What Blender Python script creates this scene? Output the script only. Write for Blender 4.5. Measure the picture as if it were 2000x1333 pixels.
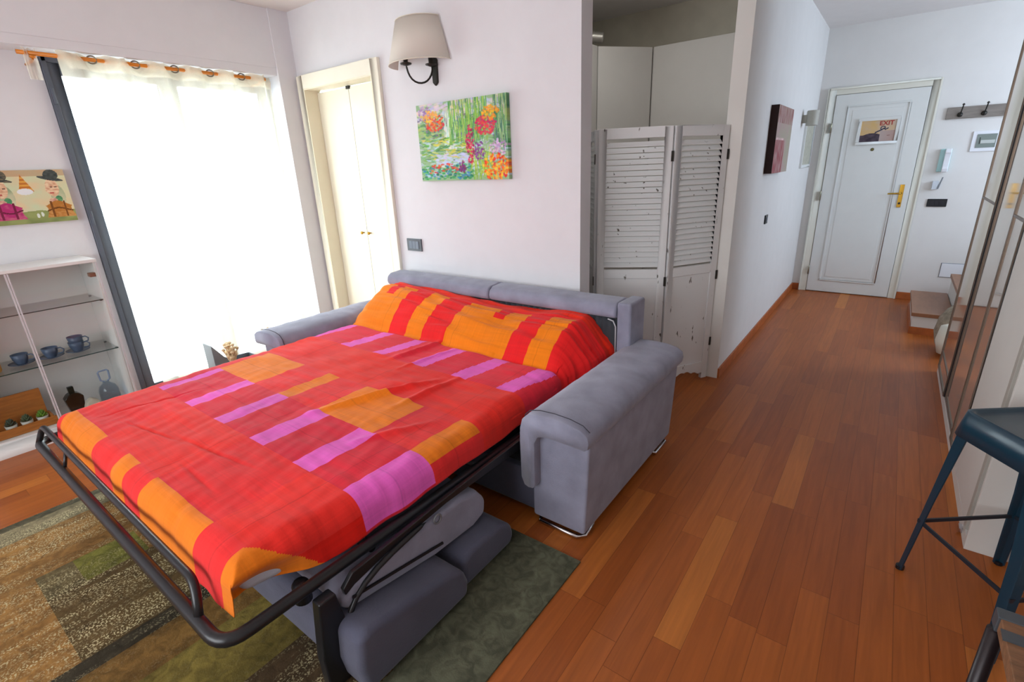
import bpy, bmesh, math, random
from mathutils import Vector, Matrix, noise
R = math.radians
random.seed(7)
S = bpy.context.scene
COL = S.collection
for o in list(bpy.data.objects): bpy.data.objects.remove(o)

# ------------------------------------------------------------------ camera
cam_d = bpy.data.cameras.new('camera'); cam = bpy.data.objects.new('camera', cam_d); COL.objects.link(cam)
pitch, roll, yaw = R(19.246), R(2.379), R(37.296)
f0 = Vector((-math.sin(yaw), math.cos(yaw), 0)); r0 = Vector((math.cos(yaw), math.sin(yaw), 0)); up = Vector((0, 0, 1))
fw = math.cos(pitch)*f0 - math.sin(pitch)*up
dn = -math.sin(pitch)*f0 - math.cos(pitch)*up
rt = math.cos(roll)*r0 + math.sin(roll)*dn
d2 = -math.sin(roll)*r0 + math.cos(roll)*dn
cam.matrix_world = Matrix(((rt.x, -d2.x, -fw.x, 0), (rt.y, -d2.y, -fw.y, 0), (rt.z, -d2.z, -fw.z, 1.5), (0, 0, 0, 1)))
cam_d.sensor_width = 36; cam_d.lens = 967.4/2000*36; cam_d.clip_start = .02
S.camera = cam

# ------------------------------------------------------------------ world, lights, exposure
W = bpy.data.worlds.new('sky'); S.world = W; W.use_nodes = True
nt = W.node_tree; bg = nt.nodes['Background']
bg.inputs['Color'].default_value = (.78, .90, 1.0, 1); bg.inputs['Strength'].default_value = 9.0
S.view_settings.view_transform = 'Standard'; S.view_settings.look = 'None'
S.view_settings.exposure = 0.75; S.view_settings.gamma = 1; S.view_settings.use_curve_mapping = False

def area(name, loc, rot, sx, sy, power, color, portal=False):
    l = bpy.data.lights.new(name, 'AREA'); l.shape = 'RECTANGLE'; l.size = sx; l.size_y = sy
    l.energy = power; l.color = color
    if portal: l.cycles.is_portal = True
    o = bpy.data.objects.new(name, l); COL.objects.link(o); o.location = loc; o.rotation_euler = rot
    return o
area('balcony_window_portal', (-4.34, 1.74, 1.12), (0, R(-90), 0), 2.2, 1.36, 1, (1, 1, 1), True)
area('rear_window_light', (-1.9, -2.3, 1.55), (R(90), 0, 0), 3.0, 1.5, 58, (.90, .95, 1.0))
area('stair_window_light', (2.4, 5.5, 1.9), (0, R(90), 0), 1.2, 1.2, 33, (.66, .80, 1.0))
area('alcove_fill_light', (-1.7, 3.3, 2.69), (0, 0, 0), .4, .4, 3.0, (1.0, .98, .94))  # unseen fill lamp added to brighten the alcove walls and cabinets

# ------------------------------------------------------------------ helpers
def lin(c):
    return tuple(((v/255)/12.92 if v/255 <= .04045 else ((v/255+.055)/1.055)**2.4) for v in c) + (1.0,)
MATS = {}
def mat(name, rgb, rough=.5, metal=0, var=0, vscale=8, bump=0, bscale=60, spec=.5, coat=0, sheen=0, stretch=(1, 1, 1), trans=0, ior=1.45):
    if name in MATS: return MATS[name]
    m = bpy.data.materials.new(name); m.use_nodes = True; n = m.node_tree.nodes; L = m.node_tree.links
    b = n['Principled BSDF']; b.inputs['Base Color'].default_value = lin(rgb)
    b.inputs['Roughness'].default_value = rough; b.inputs['Metallic'].default_value = metal
    b.inputs['Specular IOR Level'].default_value = spec; b.inputs['Coat Weight'].default_value = coat
    b.inputs['Coat Roughness'].default_value = .08
    b.inputs['Sheen Weight'].default_value = sheen; b.inputs['Transmission Weight'].default_value = trans; b.inputs['IOR'].default_value = ior
    tc = n.new('ShaderNodeTexCoord'); mp = n.new('ShaderNodeMapping'); mp.inputs['Scale'].default_value = stretch
    L.new(tc.outputs['Object'], mp.inputs['Vector'])
    nz = n.new('ShaderNodeTexNoise'); nz.inputs['Scale'].default_value = vscale; nz.inputs['Detail'].default_value = 5
    L.new(mp.outputs[0], nz.inputs['Vector'])
    rp = n.new('ShaderNodeValToRGB'); c = lin(rgb)
    v = max(var, .015)
    rp.color_ramp.elements[0].position = .3; rp.color_ramp.elements[1].position = .7
    rp.color_ramp.elements[0].color = tuple(x*(1-v) for x in c[:3])+(1,); rp.color_ramp.elements[1].color = tuple(min(1, x*(1+v)) for x in c[:3])+(1,)
    L.new(nz.outputs[0], rp.inputs[0]); L.new(rp.outputs[0], b.inputs['Base Color'])
    if bump:
        n2 = n.new('ShaderNodeTexNoise'); n2.inputs['Scale'].default_value = bscale; n2.inputs['Detail'].default_value = 4
        bp = n.new('ShaderNodeBump'); bp.inputs['Strength'].default_value = bump; bp.inputs['Distance'].default_value = .01
        L.new(mp.outputs[0], n2.inputs['Vector']); L.new(n2.outputs[0], bp.inputs['Height']); L.new(bp.outputs[0], b.inputs['Normal'])
    MATS[name] = m; return m

def attr_mat(name, rough=.6, bump=.1, bscale=300, sheen=0, coat=0):
    if name in MATS: return MATS[name]
    m = mat(name, (200, 200, 200), rough, 0, 0, 8, bump, bscale, .5, coat, sheen)
    n = m.node_tree.nodes; L = m.node_tree.links; b = n['Principled BSDF']; b.inputs['Specular IOR Level'].default_value = .2
    a = n.new('ShaderNodeAttribute'); a.attribute_name = 'Col'; L.new(a.outputs['Color'], b.inputs['Base Color'])
    return m

def thin_fresnel(m):
    n = m.node_tree.nodes; L = m.node_tree.links
    lw = n.new('ShaderNodeLayerWeight'); lw.inputs['Blend'].default_value = .5
    pw = n.new('ShaderNodeMath'); pw.operation = 'POWER'; pw.inputs[1].default_value = 5; L.new(lw.outputs['Facing'], pw.inputs[0])
    ml = n.new('ShaderNodeMath'); ml.operation = 'MULTIPLY_ADD'; ml.inputs[1].default_value = .5; ml.inputs[2].default_value = .025; L.new(pw.outputs[0], ml.inputs[0])
    return ml

class BM:
    def __init__(s): s.b = bmesh.new()
    def box(s, x0, x1, y0, y1, z0, z1):
        v = [s.b.verts.new(p) for p in ((x0,y0,z0),(x1,y0,z0),(x1,y1,z0),(x0,y1,z0),(x0,y0,z1),(x1,y0,z1),(x1,y1,z1),(x0,y1,z1))]
        for f in ((3,2,1,0),(4,5,6,7),(0,1,5,4),(1,2,6,5),(2,3,7,6),(3,0,4,7)): s.b.faces.new([v[i] for i in f])
        return s
    def prism(s, pts, ax, a, c):
        # polygon extruded along axis ax; pts in the two other axes (cyclic order kept)
        def P(p, t):
            return (t, p[0], p[1]) if ax == 0 else ((p[0], t, p[1]) if ax == 1 else (p[0], p[1], t))
        A = [s.b.verts.new(P(p, a)) for p in pts]; B = [s.b.verts.new(P(p, c)) for p in pts]
        n = len(pts)
        s.b.faces.new(A); s.b.faces.new(B[::-1])
        for i in range(n): s.b.faces.new((A[i], B[i], B[(i+1) % n], A[(i+1) % n]))
        return s
    def tube(s, path, r, seg=10, closed=False, rs=None):
        path = [Vector(p) for p in path]; n = len(path); rings = []
        prev = None
        for i, p in enumerate(path):
            if closed: t = path[(i+1) % n]-path[i-1]
            else: t = path[min(i+1, n-1)]-path[max(i-1, 0)]
            t.normalize()
            if prev is None:
                u = t.orthogonal().normalized()
            else:
                u = (prev - t*prev.dot(t)).normalized()
            prev = u; w = t.cross(u); rr = rs[i] if rs else r
            rings.append([s.b.verts.new(p+rr*(math.cos(2*math.pi*k/seg)*u+math.sin(2*math.pi*k/seg)*w)) for k in range(seg)])
        m = n if closed else n-1
        for i in range(m):
            a, c = rings[i], rings[(i+1) % n]
            for k in range(seg): s.b.faces.new((a[k], a[(k+1) % seg], c[(k+1) % seg], c[k]))
        if not closed: s.b.faces.new(rings[0][::-1]); s.b.faces.new(rings[-1])
        return s
    def lathe(s, prof, c, seg=24, axis=(0, 0, 1), a0=0, a1=360, sx=1, sy=1):
        ax = Vector(axis); q = Vector((0, 0, 1)).rotation_difference(ax); c = Vector(c); rings = []
        full = a1-a0 >= 360; N = seg if full else seg+1
        for r, h in prof:
            rings.append([s.b.verts.new(c+q @ Vector((sx*r*math.cos(R(a0+(a1-a0)*k/seg)), sy*r*math.sin(R(a0+(a1-a0)*k/seg)), h))) for k in range(N)])
        for a, b2 in zip(rings, rings[1:]):
            for k in range(seg):
                k2 = (k+1) % N if full else k+1
                s.b.faces.new((a[k], a[k2], b2[k2], b2[k]))
        return s
    def bar(s, p, q, w, h=None, up=(0, 0, 1)):
        h = h or w; p = Vector(p); q = Vector(q); t = (q-p).normalized(); u = t.cross(Vector(up)).normalized(); v = u.cross(t)
        A = [s.b.verts.new(p+a*u*w/2+b*v*h/2) for a, b in ((-1,-1),(1,-1),(1,1),(-1,1))]; B = [s.b.verts.new(q+a*u*w/2+b*v*h/2) for a, b in ((-1,-1),(1,-1),(1,1),(-1,1))]
        s.b.faces.new(A[::-1]); s.b.faces.new(B)
        for i in range(4): s.b.faces.new((A[i], A[(i+1) % 4], B[(i+1) % 4], B[i]))
        return s
    def xform(s, M):
        bmesh.ops.transform(s.b, matrix=M, verts=s.b.verts); return s

def link(name, bm, m, parent=None, origin=None, bevel=0, smooth=False, seg=2, subd=0):
    b = bm.b if isinstance(bm, BM) else bm
    bmesh.ops.remove_doubles(b, verts=b.verts, dist=1e-6)
    bmesh.ops.recalc_face_normals(b, faces=b.faces)
    if parent is not None: o0 = Vector(parent['_o'])
    elif origin is not None: o0 = Vector(origin)
    else:
        vs = [v.co for v in b.verts]
        o0 = Vector(((min(v.x for v in vs)+max(v.x for v in vs))/2, (min(v.y for v in vs)+max(v.y for v in vs))/2, min(v.z for v in vs)))
    bmesh.ops.translate(b, vec=-o0, verts=b.verts)
    me = bpy.data.meshes.new(name); b.to_mesh(me); b.free()
    if m: me.materials.append(m)
    o = bpy.data.objects.new(name, me); COL.objects.link(o)
    if smooth:
        for p in me.polygons: p.use_smooth = True
    if bevel:
        md = o.modifiers.new('bevel', 'BEVEL'); md.width = bevel; md.segments = seg; md.limit_method = 'ANGLE'; md.angle_limit = R(35)
        if smooth is not None:
            for p in me.polygons: p.use_smooth = True
            md.harden_normals = False
            try:
                wn = o.modifiers.new('wn', 'WEIGHTED_NORMAL'); wn.keep_sharp = True
            except Exception: pass
    if subd:
        sd = o.modifiers.new('sub', 'SUBSURF'); sd.levels = subd; sd.render_levels = subd
    if parent is not None: o.parent = parent; o['_o'] = tuple(o0)
    else: o.location = o0; o['_o'] = tuple(o0)
    return o
def tag(o, label=None, cat=None, group=None, kind=None):
    if label: o['label'] = label
    if cat: o['category'] = cat
    if group: o['group'] = group
    if kind: o['kind'] = kind
    return o
def thing(name, loc, label, cat, group=None):
    o = bpy.data.objects.new(name, None); COL.objects.link(o); o.location = loc; o['_o'] = tuple(loc); o.empty_display_size = .1
    return tag(o, label, cat, group)
def struct(name, bm, m, **k): return tag(link(name, bm, m, **k), kind='structure')
def bx(*a): return BM().box(*a)

def colgrid(name, m, origin, U, V, nu, nv, fn, depth=None, parent=None, side=None):
    """flat rectangular panel whose front is a fine grid coloured face by face; U,V edge vectors; depth = thickness vector (behind)"""
    O = Vector(origin); U = Vector(U); V = Vector(V)
    verts = []; faces = []; cols = []
    for j in range(nv+1):
        for i in range(nu+1): verts.append(O+U*(i/nu)+V*(j/nv))
    for j in range(nv):
        for i in range(nu):
            a = j*(nu+1)+i; faces.append((a, a+1, a+nu+2, a+nu+1)); cols.append(fn((i+.5)/nu, (j+.5)/nv))
    if depth is not None:
        D = Vector(depth); base = len(verts)
        verts += [O+D, O+U+D, O+U+V+D, O+V+D]
        rim = ([j*(nu+1) for j in range(nv, -1, -1)], )
        # sides as strips picking the edge colours
        def strip(idx, c0, c1, getc):
            # idx: front-edge vertex indices; build matching back row
            b0 = len(verts)
            for k in idx: verts.append(verts[k]+D)
            for k in range(len(idx)-1):
                faces.append((idx[k], idx[k+1], b0+k+1, b0+k)); cols.append(getc(k))
        nu1 = nu+1
        strip([i for i in range(nu1)], 0, 0, lambda k: side or fn((k+.5)/nu, 0.01))
        strip([nv*nu1+i for i in range(nu1)], 0, 0, lambda k: side or fn((k+.5)/nu, .99))
        strip([j*nu1 for j in range(nv+1)], 0, 0, lambda k: side or fn(.01, (k+.5)/nv))
        strip([j*nu1+nu for j in range(nv+1)], 0, 0, lambda k: side or fn(.99, (k+.5)/nv))
        faces.append((base, base+1, base+2, base+3)); cols.append((200, 195, 185))
    me = bpy.data.meshes.new(name)
    o0 = Vector(parent['_o']) if parent is not None else O+U/2
    me.from_pydata([v-o0 for v in verts], [], faces)
    ca = me.color_attributes.new('Col', 'FLOAT_COLOR', 'CORNER'); buf = []
    for p in me.polygons:
        c = lin(cols[p.index])
        for _ in range(p.loop_total): buf.extend(c)
    ca.data.foreach_set('color', buf)
    me.materials.append(m)
    o = bpy.data.objects.new(name, me); COL.objects.link(o); o['_o'] = tuple(o0)
    if parent is not None: o.parent = parent
    else: o.location = o0
    return o
def mix(a, b, t): t = max(0, min(1, t)); return tuple(x*(1-t)+y*t for x, y in zip(a, b))
def ns(x, y, z=0): return noise.noise(Vector((x, y, z)))
def fbm(x, y, z=0, o=3): return sum(ns(x*2**k, y*2**k, z+k*7)/2**k for k in range(o))

# ------------------------------------------------------------------ materials
wallm = mat('painted_plaster', (222, 221, 225), .85, bump=.03, bscale=25, spec=.2)
wallh = mat('painted_plaster_hall', (224, 222, 218), .8, bump=.03, bscale=25, spec=.25)
ceilm = mat('ceiling_paint', (232, 228, 225), .9, spec=.2)
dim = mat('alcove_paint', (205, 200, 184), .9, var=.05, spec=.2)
cream = mat('cream_lacquer', (243, 239, 222), .45, spec=.4)
creamd = mat('cream_lacquer_leaf', (240, 236, 218), .4, spec=.4)
whitelac = mat('white_lacquer', (226, 224, 216), .4, spec=.45)
whitegloss = mat('white_cabinet', (228, 226, 224), .35)
skirt = mat('skirting_wood', (172, 92, 42), .4, var=.2, vscale=12)
greyframe = mat('grey_aluminium', (84, 90, 102), .45, spec=.4)
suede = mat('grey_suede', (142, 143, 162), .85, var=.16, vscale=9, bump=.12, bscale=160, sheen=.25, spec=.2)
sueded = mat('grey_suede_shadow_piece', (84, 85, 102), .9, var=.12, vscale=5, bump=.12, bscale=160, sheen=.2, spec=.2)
darkfab = mat('dark_lining', (62, 66, 72), .9, var=.15, vscale=14, bump=.2, bscale=90)
piping = mat('pale_piping', (190, 190, 195), .6)
blacksteel = mat('black_enamelled_steel', (26, 27, 31), .32, spec=.6)
mattressm = mat('mattress_ticking', (205, 205, 220), .9, bump=.1, bscale=200)
chrome = mat('chrome', (205, 205, 210), .15, metal=1)
brass = mat('brass', (190, 150, 60), .28, metal=1)
iron = mat('dark_iron', (52, 50, 46), .45, metal=.6)
ochre = mat('honey_wood_rod', (214, 128, 38), .4, var=.12, vscale=20)
steelring = mat('brushed_eyelet', (130, 128, 115), .35, metal=.8)
black = mat('black_plastic', (18, 20, 26), .35)
grey_sw = mat('grey_plastic', (84, 90, 98), .4)
mirror = mat('mirror_door', (240, 230, 218), .06, metal=.78)
profile = mat('champagne_profile', (118, 104, 92), .35, metal=.6)
matt_white = mat('wardrobe_white', (220, 217, 212), .5)
teal = mat('teal_painted_steel', (15, 52, 70), .32, spec=.5, coat=.2)
tealdark = mat('dark_steel_bar', (32, 42, 52), .35)
rust_wood = mat('rustic_wood', (128, 90, 62), .6, var=.3, vscale=10, stretch=(1, 6, 6), bump=.2, bscale=40)
ginger = mat('crate_wood', (176, 108, 48), .55, var=.18, vscale=9, stretch=(3, 1, 8))

def floor_mat():
    m = bpy.data.materials.new('merbau_plank_floor'); m.use_nodes = True; n = m.node_tree.nodes; L = m.node_tree.links
    b = n['Principled BSDF']
    tc = n.new('ShaderNodeTexCoord'); sp = n.new('ShaderNodeSeparateXYZ'); L.new(tc.outputs['Object'], sp.inputs[0])
    def M(op, a, b_=None, c=None):
        x = n.new('ShaderNodeMath'); x.operation = op
        for i, v in enumerate((a, b_, c)):
            if v is None: continue
            if isinstance(v, (int, float)): x.inputs[i].default_value = v
            else: L.new(v, x.inputs[i])
        return x.outputs[0]
    px = M('DIVIDE', M('ADD', sp.outputs[0], 10.0122), .0915)
    ix = M('FLOOR', px); fx = M('FRACT', px)
    w1 = n.new('ShaderNodeTexWhiteNoise'); w1.noise_dimensions = '1D'; L.new(ix, w1.inputs['W'])
    py = M('DIVIDE', M('ADD', sp.outputs[1], M('ADD', M('MULTIPLY', w1.outputs[0], 3.1), 20)), .74)
    iy = M('FLOOR', py); fy = M('FRACT', py)
    cv = n.new('ShaderNodeCombineXYZ'); L.new(ix, cv.inputs[0]); L.new(iy, cv.inputs[1])
    w2 = n.new('ShaderNodeTexWhiteNoise'); w2.noise_dimensions = '2D'; L.new(cv.outputs[0], w2.inputs['Vector'])
    rp = n.new('ShaderNodeValToRGB'); e = rp.color_ramp.elements
    e[0].position = 0; e[0].color = lin((152, 80, 34)); e[1].position = 1; e[1].color = lin((192, 116, 50))
    for p, c in ((.35, (162, 87, 36)), (.7, (168, 92, 38)), (.9, (176, 99, 42))):
        x = e.new(p); x.color = lin(c)
    L.new(w2.outputs[0], rp.inputs[0])
    # grain
    mp = n.new('ShaderNodeMapping'); mp.inputs['Scale'].default_value = (60, 3, 1); L.new(tc.outputs['Object'], mp.inputs['Vector'])
    ad = n.new('ShaderNodeVectorMath'); ad.operation = 'ADD'; L.new(mp.outputs[0], ad.inputs[0]); 
    sc = n.new('ShaderNodeVectorMath'); sc.operation = 'SCALE'; sc.inputs['Scale'].default_value = 9.0; L.new(w2.outputs['Color'], sc.inputs[0]); L.new(sc.outputs[0], ad.inputs[1])
    nz = n.new('ShaderNodeTexNoise'); nz.inputs['Scale'].default_value = 1; nz.inputs['Detail'].default_value = 6; nz.inputs['Distortion'].default_value = .6
    L.new(ad.outputs[0], nz.inputs['Vector'])
    gr = n.new('ShaderNodeMapRange'); gr.inputs[1].default_value = .3; gr.inputs[2].default_value = .7; gr.inputs[3].default_value = .84; gr.inputs[4].default_value = 1.1
    L.new(nz.outputs[0], gr.inputs[0])
    # seams
    ex = M('MINIMUM', fx, M('SUBTRACT', 1, fx)); ey = M('MINIMUM', fy, M('SUBTRACT', 1, fy))
    sx = M('SMOOTH_MIN', M('MULTIPLY', ex, .0915), M('MULTIPLY', ey, .74), .0005)
    sm = n.new('ShaderNodeMapRange'); sm.inputs[1].default_value = .0004; sm.inputs[2].default_value = .0014; sm.inputs[3].default_value = .55; sm.inputs[4].default_value = 1
    L.new(sx, sm.inputs[0])
    k = M('MULTIPLY', gr.outputs[0], sm.outputs[0])
    vm = n.new('ShaderNodeVectorMath'); vm.operation = 'SCALE'; L.new(rp.outputs[0], vm.inputs[0]); L.new(k, vm.inputs['Scale'])
    L.new(vm.outputs[0], b.inputs['Base Color'])
    b.inputs['Roughness'].default_value = .38; b.inputs['Specular IOR Level'].default_value = .3
    bp = n.new('ShaderNodeBump'); bp.inputs['Strength'].default_value = .25; bp.inputs['Distance'].default_value = .002
    L.new(sm.outputs[0], bp.inputs['Height']); L.new(bp.outputs[0], b.inputs['Normal'])
    return m

# ------------------------------------------------------------------ room shell
CZ = 2.72
struct('floor', bx(-4.36, 2.7, -2.4, 6.78, -.06, 0), floor_mat(), origin=(0, 0, 0))
struct('ceiling', bx(-4.6, 2.7, -2.5, 6.78, CZ, CZ+.1), ceilm)
# window wall: recess under the shutter box
struct('wall_left', bx(-4.5, -4.28, -2.4, 1.03, 0, CZ), wallm)
b = bx(-4.5, -4.08, -2.4, 2.44, 2.262, CZ)
struct('trim_1', b, wallm)                                   # roller shutter box above the window
b = BM().box(-4.0795, -4.0745, -2.4, 2.44, 2.315, CZ-.001)
struct('trim_2', b, wallm)                                   # raised inspection panel of the shutter box
struct('wall_corner', bx(-4.5, -4.06, 2.44, 2.62, 0, CZ), wallm)
struct('trim_3', bx(-4.5, -4.24, 1.03, 2.44, 2.245, 2.262), wallm)
# wall with lamp and closet (Y = 2.6), 12 cm thick, opening for the closet
b = BM().box(-4.5, -3.97, 2.6, 2.72, 0, CZ).box(-3.11, -1.445, 2.6, 2.72, 0, CZ).box(-3.97, -3.11, 2.6, 2.72, 2.17, CZ)
struct('wall_lamp', b, wallm)
# alcove behind the screen
b = BM().box(-2.75, -2.63, 2.72, 4.75, 0, CZ).box(-2.63, -.92, 4.65, 4.75, 0, CZ)
struct('wall_alcove', b, dim)
struct('wall_closet', bx(-4.5, -2.75, 3.2, 3.3, 0, CZ), dim)
# hallway
struct('wall_hall_left', bx(-.92, -.82, 3.51, 6.66, 0, CZ), wallh)
struct('wall_end', bx(-.92, 2.7, 6.66, 6.78, 0, CZ), wallh)
struct('wall_stair', BM().box(1.08, 2.7, 4.42, 4.5, 0, CZ).box(2.6, 2.7, 4.5, 6.66, 0, CZ), wallh)
struct('wall_right', bx(1.08, 1.18, -2.4, 4.42, 0, CZ), wallh)
struct('wall_rear', bx(-4.5, 1.18, -2.5, -2.4, 0, CZ), wallh)
b = BM().box(-.8202, -.808, 3.512, 6.66, 0, .075)
struct('baseboard_left', b, skirt, bevel=.002)
struct('baseboard_end', BM().box(-.808, -.745, 6.648, 6.6602, 0, .075).box(.187, .56, 6.648, 6.6602, 0, .075), skirt, bevel=.002)

# balcony outside
struct('balcony_floor', bx(-7.2, -4.36, -1.5, 5, -.12, -.02), mat('balcony_tiles', (225, 222, 215), .8, var=.05))
struct('balcony_parapet', bx(-6.6, -6.45, -1.5, 5, -.02, .9), mat('balcony_plaster', (235, 232, 226), .9))

# ------------------------------------------------------------------ window
win = thing('window_1', (-4.28, 1.74, 0), None, None); win['kind'] = 'structure'
link('window_frame', BM().box(-4.30, -4.235, 1.03, 1.055, .0, 2.245).box(-4.30, -4.235, 2.415, 2.44, .0, 2.245).box(-4.30, -4.235, 1.03, 2.44, 2.215, 2.245).box(-4.30, -4.235, 1.055, 2.415, 0, .03), greyframe, win, bevel=.003)
for nm, y0, y1 in (('sash', 1.055, 1.70), ('sash', 1.70, 2.415)):
    s = link(nm, BM().box(-4.29, -4.245, y0, y0+.055, .03, 2.215).box(-4.29, -4.245, y1-.055, y1, .03, 2.215).box(-4.29, -4.245, y0+.055, y1-.055, 2.145, 2.215).box(-4.29, -4.245, y0+.055, y1-.055, .03, .075), greyframe, win, bevel=.003)
    gm = MATS.get('window_glass')
    if not gm:
        gm = bpy.data.materials.new('window_glass'); gm.use_nodes = True; n = gm.node_tree.nodes; L = gm.node_tree.links; n.clear()
        o_ = n.new('ShaderNodeOutputMaterial'); mx = n.new('ShaderNodeMixShader'); t = n.new('ShaderNodeBsdfTransparent'); g = n.new('ShaderNodeBsdfGlossy'); g.inputs['Roughness'].default_value = .02
        fr = thin_fresnel(gm); t.inputs['Color'].default_value = (.96, .975, .97, 1)
        L.new(fr.outputs[0], mx.inputs[0]); L.new(t.outputs[0], mx.inputs[1]); L.new(g.outputs[0], mx.inputs[2]); L.new(mx.outputs[0], o_.inputs[0]); MATS['window_glass'] = gm
    link('pane', bx(-4.27, -4.265, y0+.055, y1-.055, .075, 2.145), gm, s)
glass = MATS['window_glass']
link('hinge', BM().lathe([(0, 0), (.009, 0), (.009, .09), (0, .09)], (-4.23, 1.04, 1.98), 10), greyframe, win)
link('hinge', BM().lathe([(0, 0), (.009, 0), (.009, .09), (0, .09)], (-4.23, 1.04, 1.25), 10), greyframe, win)

# ------------------------------------------------------------------ curtain and rod
RX, RZ = -4.10, 2.228
rod = thing('curtain_rod', (RX, 1.6, RZ), 'thin honey coloured wooden curtain rod above the balcony window', 'curtain rod')
link('rod', BM().tube([(RX, .90, RZ), (RX, 2.345, RZ)], .0115, 12), ochre, rod, smooth=True)
for y in (.965, 2.30):
    link('bracket', BM().tube([(RX, y, RZ-.012), (RX-.02, y, RZ-.035), (-4.14, y, RZ-.035), (-4.27, y, RZ-.035)], .008, 8).lathe([(.0, -.008), (.016, -.006), (.016, .004)], (RX, y, RZ-.018), 12), ochre, rod, smooth=True)
sheer = bpy.data.materials.new('sheer_voile'); sheer.use_nodes = True
n = sheer.node_tree.nodes; L = sheer.node_tree.links; n.clear()
o_ = n.new('ShaderNodeOutputMaterial'); mx = n.new('ShaderNodeMixShader'); t = n.new('ShaderNodeBsdfTransparent'); ms = n.new('ShaderNodeMixShader'); tl = n.new('ShaderNodeBsdfTranslucent'); df = n.new('ShaderNodeBsdfDiffuse')
tl.inputs['Color'].default_value = lin((240, 232, 212)); df.inputs['Color'].default_value = lin((240, 232, 212)); ms.inputs[0].default_value = .5
wv = n.new('ShaderNodeTexNoise'); wv.inputs['Scale'].default_value = 500; mr = n.new('ShaderNodeMapRange'); mr.inputs[3].default_value = .42; mr.inputs[4].default_value = .66
L.new(wv.outputs[0], mr.inputs[0]); L.new(mr.outputs[0], mx.inputs[0])
L.new(tl.outputs[0], ms.inputs[1]); L.new(df.outputs[0], ms.inputs[2]); L.new(t.outputs[0], mx.inputs[1]); L.new(ms.outputs[0], mx.inputs[2]); L.new(mx.outputs[0], o_.inputs[0])
cur = thing('sheer_curtain', (RX, 1.75, .03), 'sheer cream eyelet curtain hanging over the bright balcony window', 'curtain')
ringsY = [1.155, 1.235, 1.385, 1.46, 1.60, 1.72, 1.86, 1.95, 2.09, 2.20, 2.285]
def smooth(t): t = max(0, min(1, t)); return t*t*(3-2*t)
def curtain_mesh(y0, y1, ztop, zbot, amp, nwave, ny=200, nz=60):
    b = bmesh.new(); g = []
    for j in range(nz+1):
        tz = j/nz; z = ztop+(zbot-ztop)*tz; row = []
        for i in range(ny+1):
            ty = i/ny; y = y0+(y1-y0)*ty + (tz*.05*(1-ty) if y1-y0 > .5 else 0)
            a = amp*(1+.3*ns(ty*9, 3.3))*(1-.25*smooth(tz*3))
            sn = math.sin(ty*nwave*2*math.pi+.35*ns(ty*5, tz*1.5)); x = RX+a*math.copysign(abs(sn)**.6, sn)+.012*ns(ty*20, tz*3, 5)
            if tz < .03: z2 = z+.006*math.sin(ty*nwave*4*math.pi+1)
            else: z2 = z
            row.append(b.verts.new((min(x, -4.055), y, z2)))
        g.append(row)
    for j in range(nz):
        for i in range(ny): b.faces.new((g[j][i], g[j][i+1], g[j+1][i+1], g[j+1][i]))
    return b
link('curtain_cloth', curtain_mesh(1.075, 2.40, 2.25, .03, .042, 5.8), sheer, cur, smooth=True)
link('heading_tape', curtain_mesh(1.075, 2.40, 2.252, 2.165, .0425, 5.8, 200, 8), sheer, cur, smooth=True)
link('curtain_end', curtain_mesh(.925, .985, 2.25, 2.09, .012, 1, 20, 8), sheer, cur, smooth=True)
for i, y in enumerate([1.13, 1.245, 1.36, 1.475, 1.59, 1.705, 1.82, 1.935, 2.05, 2.16, 2.275]):
    link('eyelet', BM().tube([(RX+.022*math.cos(a)*.35, y+.022*math.cos(a), RZ+.022*math.sin(a)) for a in [k*math.pi/8 for k in range(16)]], .0045, 6, closed=True), steelring, cur, smooth=True)

# ------------------------------------------------------------------ things on the floor by the window
pl = thing('magazine_box', (-3.96, 1.55, 0), 'grey slanted box standing on the floor between the bed and the window', 'box')
gb = mat('grey_resin', (120, 126, 132), .6)
b = BM()
for x in (-4.03, -3.90): b.prism([(1.42, 0), (1.74, 0), (1.74, .165), (1.56, .175), (1.505, .215), (1.455, .29), (1.425, .335), (1.42, .335)], 0, x, x+.006)
b.box(-4.024, -3.90, 1.42, 1.428, 0, .335).box(-4.024, -3.90, 1.732, 1.74, 0, .165).box(-4.024, -3.90, 1.428, 1.732, 0, .006)
link('box_body', b, gb, pl)
drym = mat('dry_plume', (222, 196, 156), .9, var=.2)
def dry(name, x, y, zt, label, rr_, n_, leafname, seed):
    random.seed(seed)
    t_ = thing(name, (x, y, 0), label, 'dried flowers')
    b = BM()
    for k in range(n_):
        a = random.random()*6.28; q_ = random.uniform(.1, 1)*rr_; zz = zt-random.random()*.10
        b.tube([(x, y, .12), (x+q_*.5*math.cos(a), y+q_*.5*math.sin(a), .12+(zz-.12)*.55), (x+q_*math.cos(a), y+q_*math.sin(a), zz)], .006, 5, rs=[.002, .005, .003])
        b.lathe([(0, -.012), (.012, -.004), (.013, .006), (0, .014)], (x+q_*math.cos(a), y+q_*math.sin(a), zz), 6)
    link(leafname, b, drym, t_, smooth=True)
    link('vase', BM().lathe([(0, 0), (.03, 0), (.036, .05), (.028, .12), (.018, .15), (.022, .17), (.018, .17), (.014, .15)], (x, y, 0.001), 20), mat('pale_pot', (228, 222, 212), .6), t_, smooth=True)
dry('dried_flower_vase', -3.85, 1.53, .33, 'white vase of fluffy beige dried flowers beside the grey slanted box', .05, 46, 'dried_flowers', 3)
dry('twig_vase', -3.90, 1.88, .35, 'beige dried flowers half hidden behind the left sofa armrest', .06, 34, 'dried_flowers', 5)

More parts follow.
